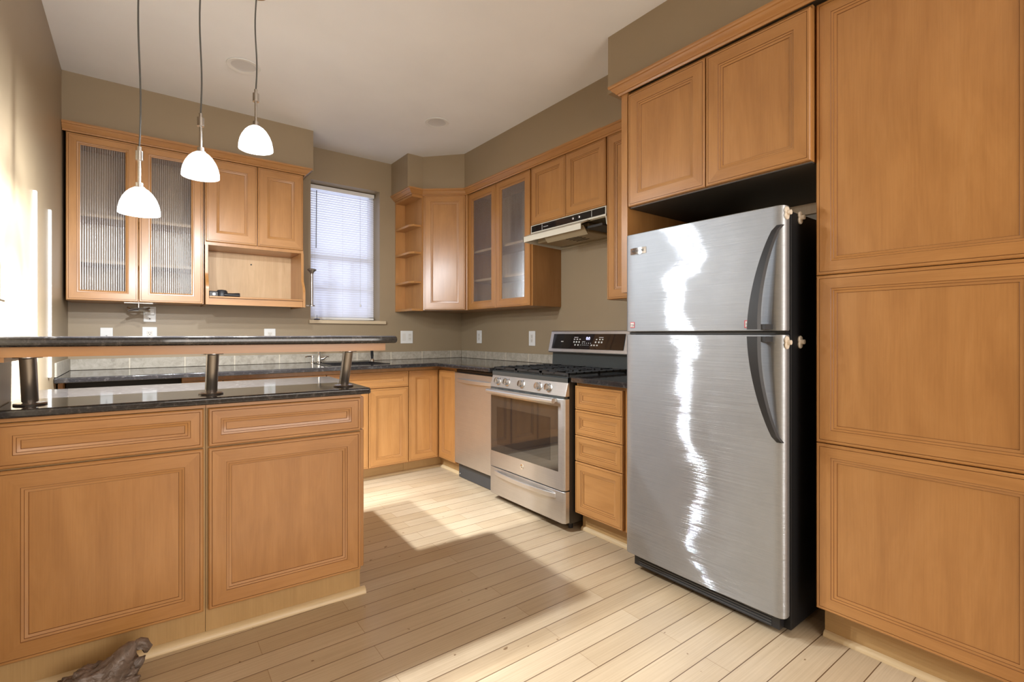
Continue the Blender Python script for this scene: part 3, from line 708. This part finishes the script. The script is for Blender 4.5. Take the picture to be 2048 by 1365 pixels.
# ------------------------------------------------------------------ dishwasher
t = right_thing('dishwasher', 'stainless dishwasher built in between corner cabinet and range', 'dishwasher', -.8775)
MB().box(.002, .572, -.56, -.02, .10, .866).build('body', BLACK, t)
MB().box(.002, .572, -.585, -.5605, .846, .866).build('top_trim', BLACK, t)
mb = MB(); mb.prism([(.002, -.561), (.002, -.600), (.008, -.607), (.566, -.607), (.572, -.600), (.572, -.561)], .128, .843, 0, X); dr = mb.build('door', STEEL, t)
mb = MB(); mb.prism([(.03, -.6075), (.10, -.624), (.20, -.634), (.287, -.637), (.374, -.634), (.474, -.624), (.544, -.6075)], .772, .800, 0, X); mb.build('handle', STEEL, dr, bevel=.004)
mb = MB(); mb.box(.004, .572, -.566, -.5605, .004, .118); kp = mb.build('kick_plate', GREYVOID, t)
MB().cyl((.02, -.566, .03), (0, -1, 0), .004, .0015, 10).build('screw', LIGHTPRINT, kp)

# ------------------------------------------------------------------ gas range
t = right_thing('gas_range', 'stainless freestanding gas range with black grates and five knobs', 'stove', -1.4615)
w = .762
MB().box(.004, w - .004, -.632, -.03, .045, .895).build('body', BROWNSIDE, t)
mb = MB()
for x in (.05, w - .05):
    for y in (-.58, -.08): MB().cyl((x, y, 0), Z, .014, .046, 12).build('levelling_foot', BLACK, t)
def fprof(y, c=.012, inn=.018): return [(.004 + 0, -.633), (.004, y + c), (.004 + inn, y), (w - .004 - inn, y), (w - .004, y + c), (w - .004, -.633)]
mb = MB(); mb.prism(fprof(-.676), .052, .2345, 0, X); dw = mb.build('storage_drawer', STEEL, t, bevel=.002)
mb = MB(); pts = []
for k in range(13):
    u = k / 12; pts.append((.075 + (w - .15) * u, -.683 - .028 * math.sin(math.pi * u) ** .6, .212 - .006 * math.sin(math.pi * u)))
mb.prism([(p[0], p[1]) for p in pts] + [(p[0], p[1] + .012) for p in reversed(pts)], .188, .216, 0, X)
mb.build('handle', STEEL, dw, bevel=.003)
mb = MB(); mb.prism(fprof(-.678), .2415, .772, 0, X); od = mb.build('oven_door', STEEL, t, bevel=.002)
mb = MB(); mb.box(.032, w - .052, -.6795, -.6775, .348, .728); g = mb.build('oven_window', OVENGLASS, od)
mb = MB(); mb.box(.10, w - .12, -.6803, -.6794, .40, .655); mb.build('inner_window', BLACKGLASS, od)
mb = MB(); mb.prism([(.012, -.640), (.012, -.668), (w - .012, -.668), (w - .012, -.640)], .7725, .785); mb.build('vent_strip', ENAMEL, t)
for k in range(5): MB().box(.10 + k * .115, .16 + k * .115, -.6690, -.6678, .775, .781).build('vent_slot', SLOT, t)
mb = MB(); mb.tube([(.045 + .672 * k / 10, -.722 - .012 * math.sin(math.pi * k / 10), .763) for k in range(11)], .0145, 16)
for x in (.075, .687): mb.box(x - .012, x + .012, -.722, -.6785, .754, .772)
mb.build('handle', STEEL, od)
mb = MB(); mb.lathe([(0, 0), (.0165, 0), (.0165, .0015), (.014, .002), (0, .002)], (.372, -.678, .302), (0, -1, 0), 24); bd = mb.build('badge', CHROME, t)
lettering('GE', .015, PRINT, bd, (.372, -.6803, .302), FRONT)
# control panel: sloped
mb = MB(); mb.extr_x([(-.633, .786), (-.668, .786), (-.645, .866), (-.633, .866)], .004, w - .004); cp = mb.build('control_panel', STEEL, t, bevel=.002)
sl = Vector((0, -.08, -.023)).normalized()
sl = Vector((0, -math.cos(math.atan2(.023, .08)), math.sin(math.atan2(.023, .08))))
for xk in (.095, .196, .352, .518, .610):
    c = Vector((xk, -.6565, .826))
    mb = MB(); mb.lathe([(0, 0), (.026, 0), (.026, .004), (.021, .006), (.0205, .030), (.018, .033), (0, .033)], c, sl, 22)
    kb = mb.build('knob', NICKEL, t)
    m2 = MB(); m2.box(-.004, .004, -.004, 0, -.017, .017); gp = m2.build('grip', CHROME, kb); gp.location = c + sl * .033; gp.rotation_euler = (-math.atan2(.023, .08), 0, 0)
mb = MB(); mb.extr_x([(-.02, .8955), (-.640, .8955), (-.648, .892), (-.648, .8665), (-.640, .866), (-.633, .8665), (-.632, .8955)], .003, w - .003)
mb.prism([(.003, -.648), (w - .003, -.648), (w - .003, -.10), (.003, -.10)], .8955, .8975); ck = mb.build('cooktop', ENAMEL, t, bevel=.003)
for bx, by, r in ((.15, -.50, .045), (.15, -.22, .036), (.381, -.36, .05), (.612, -.50, .04), (.612, -.22, .034)):
    mb = MB(); mb.lathe([(0, 0), (r + .012, 0), (r + .010, .006), (r, .007), (r, .011), (0, .012)], (bx, by, .8975), Z, 22); mb.build('burner', IRON, ck)
def grate(xa, xb):
    m = MB(); za, zb = .909, .921; ya, yb = -.636, -.115; k = .011
    m.box(xa, xb, ya, ya + k, za, zb); m.box(xa, xb, yb - k, yb, za, zb); m.box(xa, xa + k, ya, yb, za, zb); m.box(xb - k, xb, ya, yb, za, zb)
    for x in (xa, xb - k):
        for y in (ya, (ya + yb) / 2, yb - k): m.box(x, x + k, y, y + k, .8975, za)
    n = 8
    for i in range(1, n):
        y = ya + (yb - ya) * i / n
        m.box(xa, xa + .085, y - .005, y + .005, za + .002, zb + .003); m.box(xb - .085, xb, y - .005, y + .005, za + .002, zb + .003)
    m.box((xa + xb) / 2 - .005, (xa + xb) / 2 + .005, ya, ya + .12, za + .002, zb + .003); m.box((xa + xb) / 2 - .005, (xa + xb) / 2 + .005, yb - .12, yb, za + .002, zb + .003)
    m.box((xa + xb) / 2 - .005, (xa + xb) / 2 + .005, (ya + yb) / 2 - .06, (ya + yb) / 2 + .06, za + .002, zb + .003)
    m.box(xa, xb, (ya + yb) / 2 - .006, (ya + yb) / 2 + .006, za, zb)
    m.build('grate', IRON, t)
for a in (.010, .2585, .507): grate(a, a + .2445)
mb = MB(); mb.extr_x([(-.032, .90), (-.032, 1.02), (-.078, 1.02), (-.085, .90)], .004, w - .004); mb.build('back_riser', ENAMEL, t)
mb = MB(); mb.extr_x([(-.004, 1.02), (-.118, 1.012), (-.122, 1.020), (-.086, 1.168), (-.078, 1.174), (-.004, 1.174)], -.002, w + .002); bg = mb.build('backguard', STEEL, t, bevel=.003)
tilt = math.atan2(.036, .148); bc = Vector((w / 2, -.105, 1.096))
m2 = MB(); m2.box(-.345, .345, -.0022, 0, -.056, .056); pn = m2.build('control_glass', BLACKGLASS, bg, bevel=.004); pn.location = bc + Vector((0, -.0008, 0)); pn.rotation_euler = (-tilt, 0, 0)
def mark(x, z, a, b):
    k = MB().box(x - a, x + a, -.0031, -.0021, z - b, z + b).build('touch_key_print', LIGHTPRINT, bg); k.location = pn.location; k.rotation_euler = pn.rotation_euler
for x in (-.115, -.087, -.06): mark(x, .016, .007, .0035)
for x in (-.115, -.09, -.064): mark(x, -.004, .006, .006)
for x in (.100, .130, .155): mark(x, .016, .006, .004)
for x in (.095, .125, .150): mark(x, -.004, .0065, .006)
for x in (-.1, -.07): mark(x, -.026, .006, .005)
for k in range(5): mark(-.03 + k * .02, -.012, .0025, .003); mark(-.045 + k * .018, -.026, .002, .003)
for x in (.06, .085, .112): mark(x, -.026, .007, .0045)
mark(-.10, .030, .02, .002); mark(.14, .030, .02, .002); mark(-.02, -.001, .015, .0015); mark(-.24, -.002, .012, .003)
dg_ = lettering('0:0', .030, DISPLAY, bg, (0, 0, 0), FRONT, name='display_digits')
dg_.matrix_local = Matrix.Translation(pn.location) @ Matrix.Rotation(-tilt, 4, 'X') @ Matrix.Translation((.018, -.0026, .022)) @ Matrix.Rotation(R(90), 4, 'X')

# ------------------------------------------------------------------ refrigerator
t = right_thing('refrigerator', 'stainless top freezer refrigerator with black sides and bowed black handles', 'refrigerator', -2.703)
w = .741
MB().box(.006, w - .004, -.655, -.045, .022, 1.616).build('body', BLACKBODY, t, bevel=.004)
mb = MB()
for x in (.06, w - .06):
    for y in (-.60, -.10): MB().cyl((x, y, 0), Z, .02, .0235, 12).build('foot', BLACK, t)
def fdoor(z0, z1, name):
    P = [(.004, -.672), (.000, -.690), (.000, -.708)]; n = 20
    P += [(.004, -.716), (.010, -.7205)]
    for k in range(n + 1):
        u = k / n; P.append((.018 + (w - .06) * u, -.7235 - .006 * math.sin(math.pi * u)))
    P += [(w - .030, -.7235), (w - .014, -.7195), (w - .004, -.712), (w, -.700), (w, -.690), (w - .002, -.672)]
    mb = MB(); mb.prism(P, z0, z1, 0, X); d = mb.build(name, FRIDGE_STEEL, t, bevel=.004, angle=40)
    g = MB(); g.box(.008, w - .008, -.6715, -.656, z0 + .006, z1 - .006); g.build('door_gasket', BLACK, d)
    return d
fd = fdoor(1.1605, 1.631, 'freezer_door'); rd = fdoor(.085, 1.147, 'fridge_door')
MB().box(.008, w - .008, -.700, -.657, 1.1485, 1.1590).build('divider_strip', BLACK, t)
def fhandle(d, z0, z1, up):
    # bowed strap handle; wide grip at the split, tapering to a tip fixed on the door edge
    mb = MB(); n = 18; pts = []
    for k in range(n + 1):
        u = k / n; z = z0 + (z1 - z0) * u
        x = .727 - .070 * math.sin(math.pi / 2 * (1 - u)) ** .8 if u < 1 else .727
        y = -.735 - .052 * math.sin(math.pi * (.5 + .5 * u)) ** .7 if u < 1 else -.726
        pts.append((x, y, z, .027 * (1 - .5 * u)))
    for a, b in zip(pts, pts[1:]):
        def ring(p): return [(p[0] - p[3], p[1] + .006, p[2]), (p[0] - p[3] * .7, p[1] - .006, p[2]), (p[0] + p[3] * .7, p[1] - .006, p[2]), (p[0] + p[3], p[1] + .006, p[2]), (p[0] + p[3] * .6, p[1] + .012, p[2]), (p[0] - p[3] * .6, p[1] + .012, p[2])]
        A, B = ring(a), ring(b)
        for i in range(6): mb.face([A[i], A[(i + 1) % 6], B[(i + 1) % 6], B[i]], 0)
    mb.face(ring(pts[0])); mb.face(ring(pts[-1]))
    zs = sorted((z0, z0 + .02 * (1 if z1 > z0 else -1)))
    mb.box(.655, .700, -.780, -.722, zs[0], zs[1])
    mb.build('handle', SOFTBLACK, d, angle=50)
fhandle(fd, 1.166, 1.555, True); fhandle(rd, 1.140, .745, False)
mb = MB(); mb.prism([(.036, -.7255), (.036, -.7285), (.060, -.7325), (.102, -.7325), (.126, -.7285), (.126, -.7255)], 1.531, 1.561, 0, X); bdg = mb.build('badge', CHROME, t)
lettering('FRIGIDAIRE', .0135, PRINT, bdg, (.081, -.7327, 1.546), FRONT)
for xs, zs, sx, sz in ((.045, 1.193, .024, .028), (.612, 1.188, .036, .030)):
    y = -.7252 - (.006 * math.sin(math.pi * (xs - .018) / (w - .06)))
    mb = MB(); mb.box(xs - sx / 2, xs + sx / 2, y - .0006, y + .002, zs - sz / 2, zs + sz / 2); st = mb.build('sticker', RED, t)
    MB().box(xs - sx * .40, xs + sx * .40, y - .0009, y, zs - sz * .38, zs + sz * .38).build('sticker_face', PAPER, st)
    lettering('Help', sz * .42, PRINT, st, (xs, y - .0011, zs), FRONT, .0002)
    MB().box(xs - sx * .28, xs + sx * .28, y - .0012, y - .0008, zs - sz * .30, zs - sz * .24).build('green_line', GREEN, st)
mb = MB(); mb.box(.03, w - .03, -.690, -.656, .026, .078); gr = mb.build('toe_grille', BLACK, t)
mb = MB()
for k in range(4): mb.box(.06, w - .06, -.693, -.690, .032 + k * .011, .038 + k * .011)
mb.build('grille_bars', GREYVOID, gr)
def latch(xw, z, par):
    # two small ivory pads on the side face, each with a button
    m = MB(); m.lathe([(0, 0), (.015, 0), (.016, .004), (.014, .007), (0, .007)], (w - .0035, xw, z + .008), X, 18); m.lathe([(0, 0), (.015, 0), (.016, .004), (.014, .007), (0, .007)], (w - .0035, xw, z - .010), X, 18)
    l = m.build('child_latch', LATCH, par); MB().cyl((w + .0035, xw, z), X, .009, .012, 14).build('latch_button', LATCH, l)
latch(-.700, 1.602, t); latch(-.585, 1.600, t); latch(-.700, 1.118, t); latch(-.585, 1.119, t)

# ------------------------------------------------------------------ peninsula
PA = R(-3.038); PO = Vector((-1.85, -2.1474, 0))
def pw(tt, d):  # peninsula frame -> world
    x = tt + 1.85; return (PO.x + x * math.cos(PA) - d * math.sin(PA), PO.y + x * math.sin(PA) + d * math.cos(PA))
def wt(xw, d): return (xw - PO.x + d * math.sin(PA)) / math.cos(PA) - 1.85
def pen(name, label, cat, t0, z=0, group=None):
    x, y = pw(t0, 0); return thing(name, label, cat, (x, y, z), PA, group)
lw = wt(XL + .003, .0)
t = pen('peninsula_cabinet', 'maple peninsula cabinet with framed drawer and door against the wall', 'cabinet', -2.4205, 0, 'peninsula cabinets')
MB().box(lw + 2.4205 + .002, -.0005, .0205, .62, 0, .8835).build('body', TOE, t)
MB().box(lw + 2.4205 + .002, -.0005, .0005, .0200, .872, .8835, 0, X).build('top_rail', MAPLE, t)
front(t, 'drawer', lw + 2.4205 + .003, -.0065, .7250, .8690, .020, F=.040, hgrain=True)
front(t, 'door', lw + 2.4205 + .003, -.0065, .1105, .7185, .020, F=.058)
t = pen('peninsula_cabinet', 'maple peninsula cabinet with framed drawer and door at the open end', 'cabinet', -2.4195, 0, 'peninsula cabinets')
w = 2.4195 - 1.8375
MB().box(0, w, .0205, .62, 0, .8835).build('body', TOE, t)
MB().box(0, w, .0005, .0200, .872, .8835, 0, X).build('top_rail', MAPLE, t)
front(t, 'drawer', .0085, w - .002, .7250, .8690, .020, F=.040, hgrain=True)
front(t, 'door', .0085, w - .002, .1105, .7185, .020, F=.058)
for nm, a, b in (('end_drawer_front', .728, .8690), ('end_door', .1105, .722)):
    d = front(t, nm, 0, .56, a, b, 0, F=.05, hgrain=(nm != 'end_door')); d.location = (w + .0005, .028, a); d.rotation_euler = (0, 0, math.pi / 2)
# quarter round along the peninsula
mb = MB(); a = pw(lw + .01, .0200); b = pw(-1.8375 + .0205, .0200); c = pw(-1.8375 + .0205, .62)
mb.sweep([(o * 1.6, u * 1.5) for o, u in QR], [(a[0], a[1], .0003), (b[0], b[1], .0003)]); struct(mb.build('baseboard_peninsula', QROUND))
t = pen('peninsula_countertop', 'black granite counter on the peninsula below the raised bar', 'countertop', -2.4)
mb = MB(); mb.prism([(wt(XL + .002, -.0198) + 2.4, -.0198), (-1.800 + 2.4, -.0198), (-1.800 + 2.4, .688), (wt(XL + .002, .688) + 2.4, .688)], .8845, .9121); mb.build('slab', GRANITE, t, bevel=.008, seg=3)
t = pen('raised_bar', 'raised black granite bar on wood rail and three slanted metal posts', 'bar', -2.4)
BR = -1.690
mb = MB(); mb.prism([(wt(XL + .002, -.06) + 2.4, -.06), (BR + 2.4, -.06), (BR + 2.4, .31), (wt(XL + .002, .31) + 2.4, .31)], 1.1075, 1.1415); mb.build('slab', GRANITE, t, bevel=.014, seg=4)
mb = MB(); mb.prism([(wt(XL + .002, -.02) + 2.4, -.02), (BR - .045 + 2.4, -.02), (BR - .045 + 2.4, .27), (wt(XL + .002, .27) + 2.4, .27)], 1.0755, 1.1070, 0, X); mb.build('support_board', MAPLE, t)
mb = MB(); mb.box(wt(XL + .003, .0) + 2.4 + .001, wt(XL, 0) + 2.4 + .030, -.012, .25, 1.060, 1.0750, 0, Y); mb.build('wall_cleat', MAPLE, t)
for tb, db, tt, dt in ((-2.915, .110, -2.910, .050), (-2.398, .110, -2.395, .050), (-1.884, .110, -1.880, .050)):
    a = Vector((tb + 2.4, db, .9135)); b = Vector((tt + 2.4, dt, 1.0750)); ax = (b - a).normalized()
    mb = MB(); mb.tube([a + ax * .013, b], .0215, 24); ps = mb.build('post', PEWTER, t)
    mb = MB(); mb.lathe([(0, 0), (.042, 0), (.043, .003), (.040, .006), (.024, .008), (0, .008)], (a.x, a.y, .9126), Z, 26); mb.build('flange', PEWTER, ps)
    mb = MB(); mb.lathe([(0, 0), (.036, 0), (.036, .004), (0, .004)], (b.x, b.y, 1.0712), Z, 24); mb.build('top_flange', PEWTER, ps)

# plastic bag on the floor
t = thing('plastic_bag', 'crumpled grey brown plastic bag slumped on the floor against the peninsula', 'bag', (-2.715, -2.235, 0))
import bmesh
from mathutils import noise as mn
bm = bmesh.new(); bmesh.ops.create_icosphere(bm, subdivisions=5, radius=1)
for v in bm.verts:
    p = v.co.copy(); r = 1 + .30 * mn.noise(p * 1.9 + Vector((3, 1, 7))) + .16 * mn.noise(p * 4.5) + .07 * mn.noise(p * 11)
    q = Vector((p.x * .105, p.y * .060, p.z * .050 + .046)) * 1.0
    q.x *= r; q.y *= r; q.z = max(.001, q.z * (r if p.z > -.3 else 1))
    v.co = q
me = bpy.data.meshes.new('sack'); bm.to_mesh(me); bm.free(); me.materials.append(BAG); me.shade_smooth()
o = bpy.data.objects.new('sack', me); S.collection.objects.link(o); o.parent = t
def crumple_tube(name, path, rad, seg=20, amp=.35):
    mb = MB(); path = [Vector(p) for p in path]; rings = []
    for i, p in enumerate(path):
        d = (path[min(i + 1, len(path) - 1)] - path[max(i - 1, 0)]).normalized(); a = d.cross(Y).normalized(); b = d.cross(a); ring = []
        for k in range(seg):
            th = 2 * math.pi * k / seg; rr = rad[i] * (1 + amp * mn.noise(Vector((math.cos(th) * 2.2, math.sin(th) * 2.2, i * .35 + rad[0] * 99))))
            ring.append(p + (a * math.cos(th) + b * math.sin(th)) * rr)
        rings.append(ring)
    for i in range(len(rings) - 1):
        for k in range(seg): k2 = (k + 1) % seg; mb.face([rings[i][k], rings[i][k2], rings[i + 1][k2], rings[i + 1][k]])
    mb.face(rings[0][::-1]); mb.face(rings[-1]); return mb.build(name, BAG, t, angle=70)
crumple_tube('twisted_neck', [(.02, -.010, .055), (.040, -.006, .085), (.062, .000, .108), (.080, .004, .122), (.092, .006, .126)], [.040, .036, .030, .020, .010])
crumple_tube('knotted_tail', [(.088, .006, .127), (.098, .006, .126), (.110, .004, .120), (.118, .000, .106), (.114, -.002, .090)], [.010, .016, .018, .014, .004], amp=.6)

# ------------------------------------------------------------------ pendant lamps
def pendant(x, y, zb, label, first=None):
    t = thing('pendant_lamp', label, 'lamp', (x, y, zb), 0, 'pendant lamps above the raised bar')
    mb = MB(); outer = [(.071, 0), (.0697, .020), (.0655, .041), (.057, .063), (.045, .083), (.032, .097), (.020, .105)]
    inner = [(r - .003, h + (.0 if i == 0 else -.001)) for i, (r, h) in enumerate(outer)]
    mb.lathe(outer + inner[::-1] + [outer[0]], (0, 0, 0), Z, 36); mb.build('lamp_shade', SHADE, t, angle=60)
    MB().lathe([(0, -.012), (.012, -.009), (.020, .004), (.021, .018), (.014, .040), (.012, .060), (0, .062)], (0, 0, .0135), Z, 20).build('bulb', BULB, t)
    mb = MB(); mb.lathe([(0, .105), (.020, .105), (.020, .108), (.013, .111), (.013, .126), (.0055, .128), (.0055, .218), (.0, .218)], (0, 0, 0), Z, 20); mb.build('stem', NICKEL, t)
    mb = MB(); mb.lathe([(0, .2185), (.0135, .2185), (.0135, .255), (.007, .257), (.007, .274), (0, .274)], (0, 0, 0), Z, 20); mb.build('collar', NICKEL, t)
    top = ZC - zb; mb = MB(); pts = []
    for k in range(15):
        u = k / 14; pts.append((.004 * math.sin(u * 7.0), .003 * math.sin(u * 5.0 + 1) - .0025, .274 + (top - .020 - .274) * u))
    mb.tube(pts, .0032, 8); mb.build('cord', CORD, t)
    mb = MB(); mb.lathe([(0, 0), (.058, 0), (.060, -.006), (.050, -.018), (.010, -.024), (0, -.024)], (0, 0, top - .0005), Z, 28); mb.build('canopy', NICKEL, t)
    l = bpy.data.lights.new('pendant_light', 'POINT'); l.energy = PENDANT_W; l.color = PENDANT_COL; l.shadow_soft_size = .020
    lo = bpy.data.objects.new('pendant_light', l); S.collection.objects.link(lo); lo.parent = t; lo.location = (0, 0, -.0035)
    l = bpy.data.lights.new('pendant_beam', 'SPOT'); l.energy = PENDANT_DOWN_W; l.color = PENDANT_COL; l.shadow_soft_size = .020; l.spot_size = R(140); l.spot_blend = 1.0
    lo = bpy.data.objects.new('pendant_beam', l); S.collection.objects.link(lo); lo.parent = t; lo.location = (0, 0, -.0035)
    return t
pendant(-2.616, -1.766, 1.638, 'lowest of three white glass pendant lamps, in front of the reeded glass doors')
pendant(-2.406, -1.777, 1.827, 'middle height white glass pendant lamp hanging over the bar')
pendant(-2.194, -1.789, 1.990, 'highest of the three white glass pendant lamps, in front of the soffit')

# recessed lights in the ceiling
def recessed(x, y, label):
    t = thing('recessed_light', label, 'ceiling light', (x, y, ZC), 0, 'unlit recessed ceiling lights')
    MB().lathe([(.064, -.0008), (.086, -.0008), (.089, -.004), (.086, -.007), (.066, -.005), (.064, -.0008)], (0, 0, 0), Z, 40).build('trim_ring', WHITE, t)
    MB().lathe([(.066, -.0045), (.060, -.0028), (.040, -.0014), (0, -.0012)], (0, 0, 0), Z, 36).build('lens', plain('grey_lens', (.62, .615, .605), .5), t)
recessed(-2.130, -1.042, 'unlit round recessed light in the ceiling behind the highest pendant lamp')
recessed(-.860, -1.052, 'unlit round recessed light in the ceiling towards the corner soffit')

# ------------------------------------------------------------------ wall plates
def plate(name, label, loc, rz, w, h, kind, group='outlets and switch plates'):
    t = thing(name, label, 'wall plate', loc, rz, group)
    MB().box(-w / 2, w / 2, -.006, -.0004, -h / 2, h / 2).build('cover_plate', WHITE, t, bevel=.003, seg=2)
    if kind in ('duplex', 'gfci'):
        m = MB(); m.box(-.0165, .0165, -.0078, -.006, -.034, .034); r = m.build('receptacle', OFFWHITE, t, bevel=.002); m = MB()
        for s in (-1, 1):
            zc = s * .018
            m.box(-.0075, -.0055, -.0085, -.0075, zc - .001, zc + .008); m.box(.0055, .0075, -.0085, -.0075, zc - .001, zc + .007); m.cyl((0, -.0076, zc - .008), (0, -1, 0), .0028, .0009, 8)
        m.build('slots', SLOT, r)
        if kind == 'gfci':
            m = MB(); m.cyl((.006, -.0078, -.030), (0, -1, 0), .0022, .001, 8); m.build('indicator', emission('green_led', (.25, 1, .1), 2.0), r)
    elif kind == 'coax':
        MB().cyl((0, -.006, 0), (0, -1, 0), .0055, .008, 12).build('jack', SLOT, t)
    elif kind == 'phone':
        m = MB(); m.box(-.028, .028, -.022, -.006, -.005, .042); m.build('phone_box', WHITE, t, bevel=.004)
        MB().cyl((0, -.006, -.032), (0, -1, 0), .004, .002, 10).build('screw', SLOT, t)
    elif kind == 'combo':
        m = MB(); m.box(-.047, -.013, -.0085, -.006, -.033, .033); m.build('rocker', OFFWHITE, t, bevel=.002)
        m = MB(); m.box(.013, .047, -.0078, -.006, -.034, .034); r = m.build('receptacle', OFFWHITE, t, bevel=.002); m = MB()
        for zc in (.018, -.018):
            m.box(.0225, .0245, -.0085, -.0075, zc - .001, zc + .008); m.box(.0355, .0375, -.0085, -.0075, zc - .001, zc + .007)
        m.build('slots', SLOT, r)
    elif kind == 'rocker':
        m = MB(); m.box(-.0165, .0165, -.0085, -.006, -.033, .033); m.build('rocker', OFFWHITE, t, bevel=.002)
        MB().cyl((0, -.006, -.048), (0, -1, 0), .003, .0015, 8).build('screw', SLOT, t)
plate('coax_plate', 'white cable jack plate under the glass cabinet, nearest the side wall', (-2.788, 0, 1.135), 0, .066, .115, 'coax')
plate('wall_outlet', 'large white outlet plate directly below the white phone plate', (-2.555, 0, 1.137), 0, .084, .125, 'duplex')
plate('phone_jack', 'white phone jack plate behind the swivel mount under the glass cabinet', (-2.555, 0, 1.288), 0, .071, .108, 'phone')
plate('wall_outlet', 'white outlet plate under the open shelf of the wall cabinet', (-1.786, 0, 1.132), 0, .083, .122, 'gfci')
plate('switch_plate', 'white double plate with rocker and outlet, next to the window', (-.607, 0, 1.121), 0, .124, .119, 'combo')
plate('wall_outlet', 'white outlet plate on the side wall closest to the room corner', (0, -.329, 1.123), RR, .082, .124, 'duplex')
plate('wall_outlet', 'white outlet plate on the side wall closest to the range backguard', (0, -1.125, 1.113), RR, .082, .124, 'duplex')
plate('light_switch', 'white light switch plate on the wall beside the raised bar', (XL, -1.935, 1.325), math.pi / 2, .084, .124, 'rocker')
# shelf standards on the left wall
for y, zt, lb in ((-1.330, 1.770, 'white slotted shelf standard on the wall, taller one nearer the bar'), (-.878, 1.778, 'white slotted shelf standard on the wall, one nearer the glass cabinet')):
    t = thing('shelf_standard', lb, 'shelf standard', (XL, y, 1.2), math.pi / 2, 'shelf standards')
    m = MB(); m.prism([(-.0125, -.0006), (-.0125, -.012), (.0125, -.012), (.0125, -.0006)], -.27, zt - 1.2); s = m.build('rail', WHITE, t); m = MB()
    z = -.255
    while z < zt - 1.22:
        m.box(-.006, -.002, -.0124, -.0118, z, z + .014); m.box(.002, .006, -.0124, -.0118, z, z + .014); z += .026
    m.build('slots', LIGHTPRINT, s)
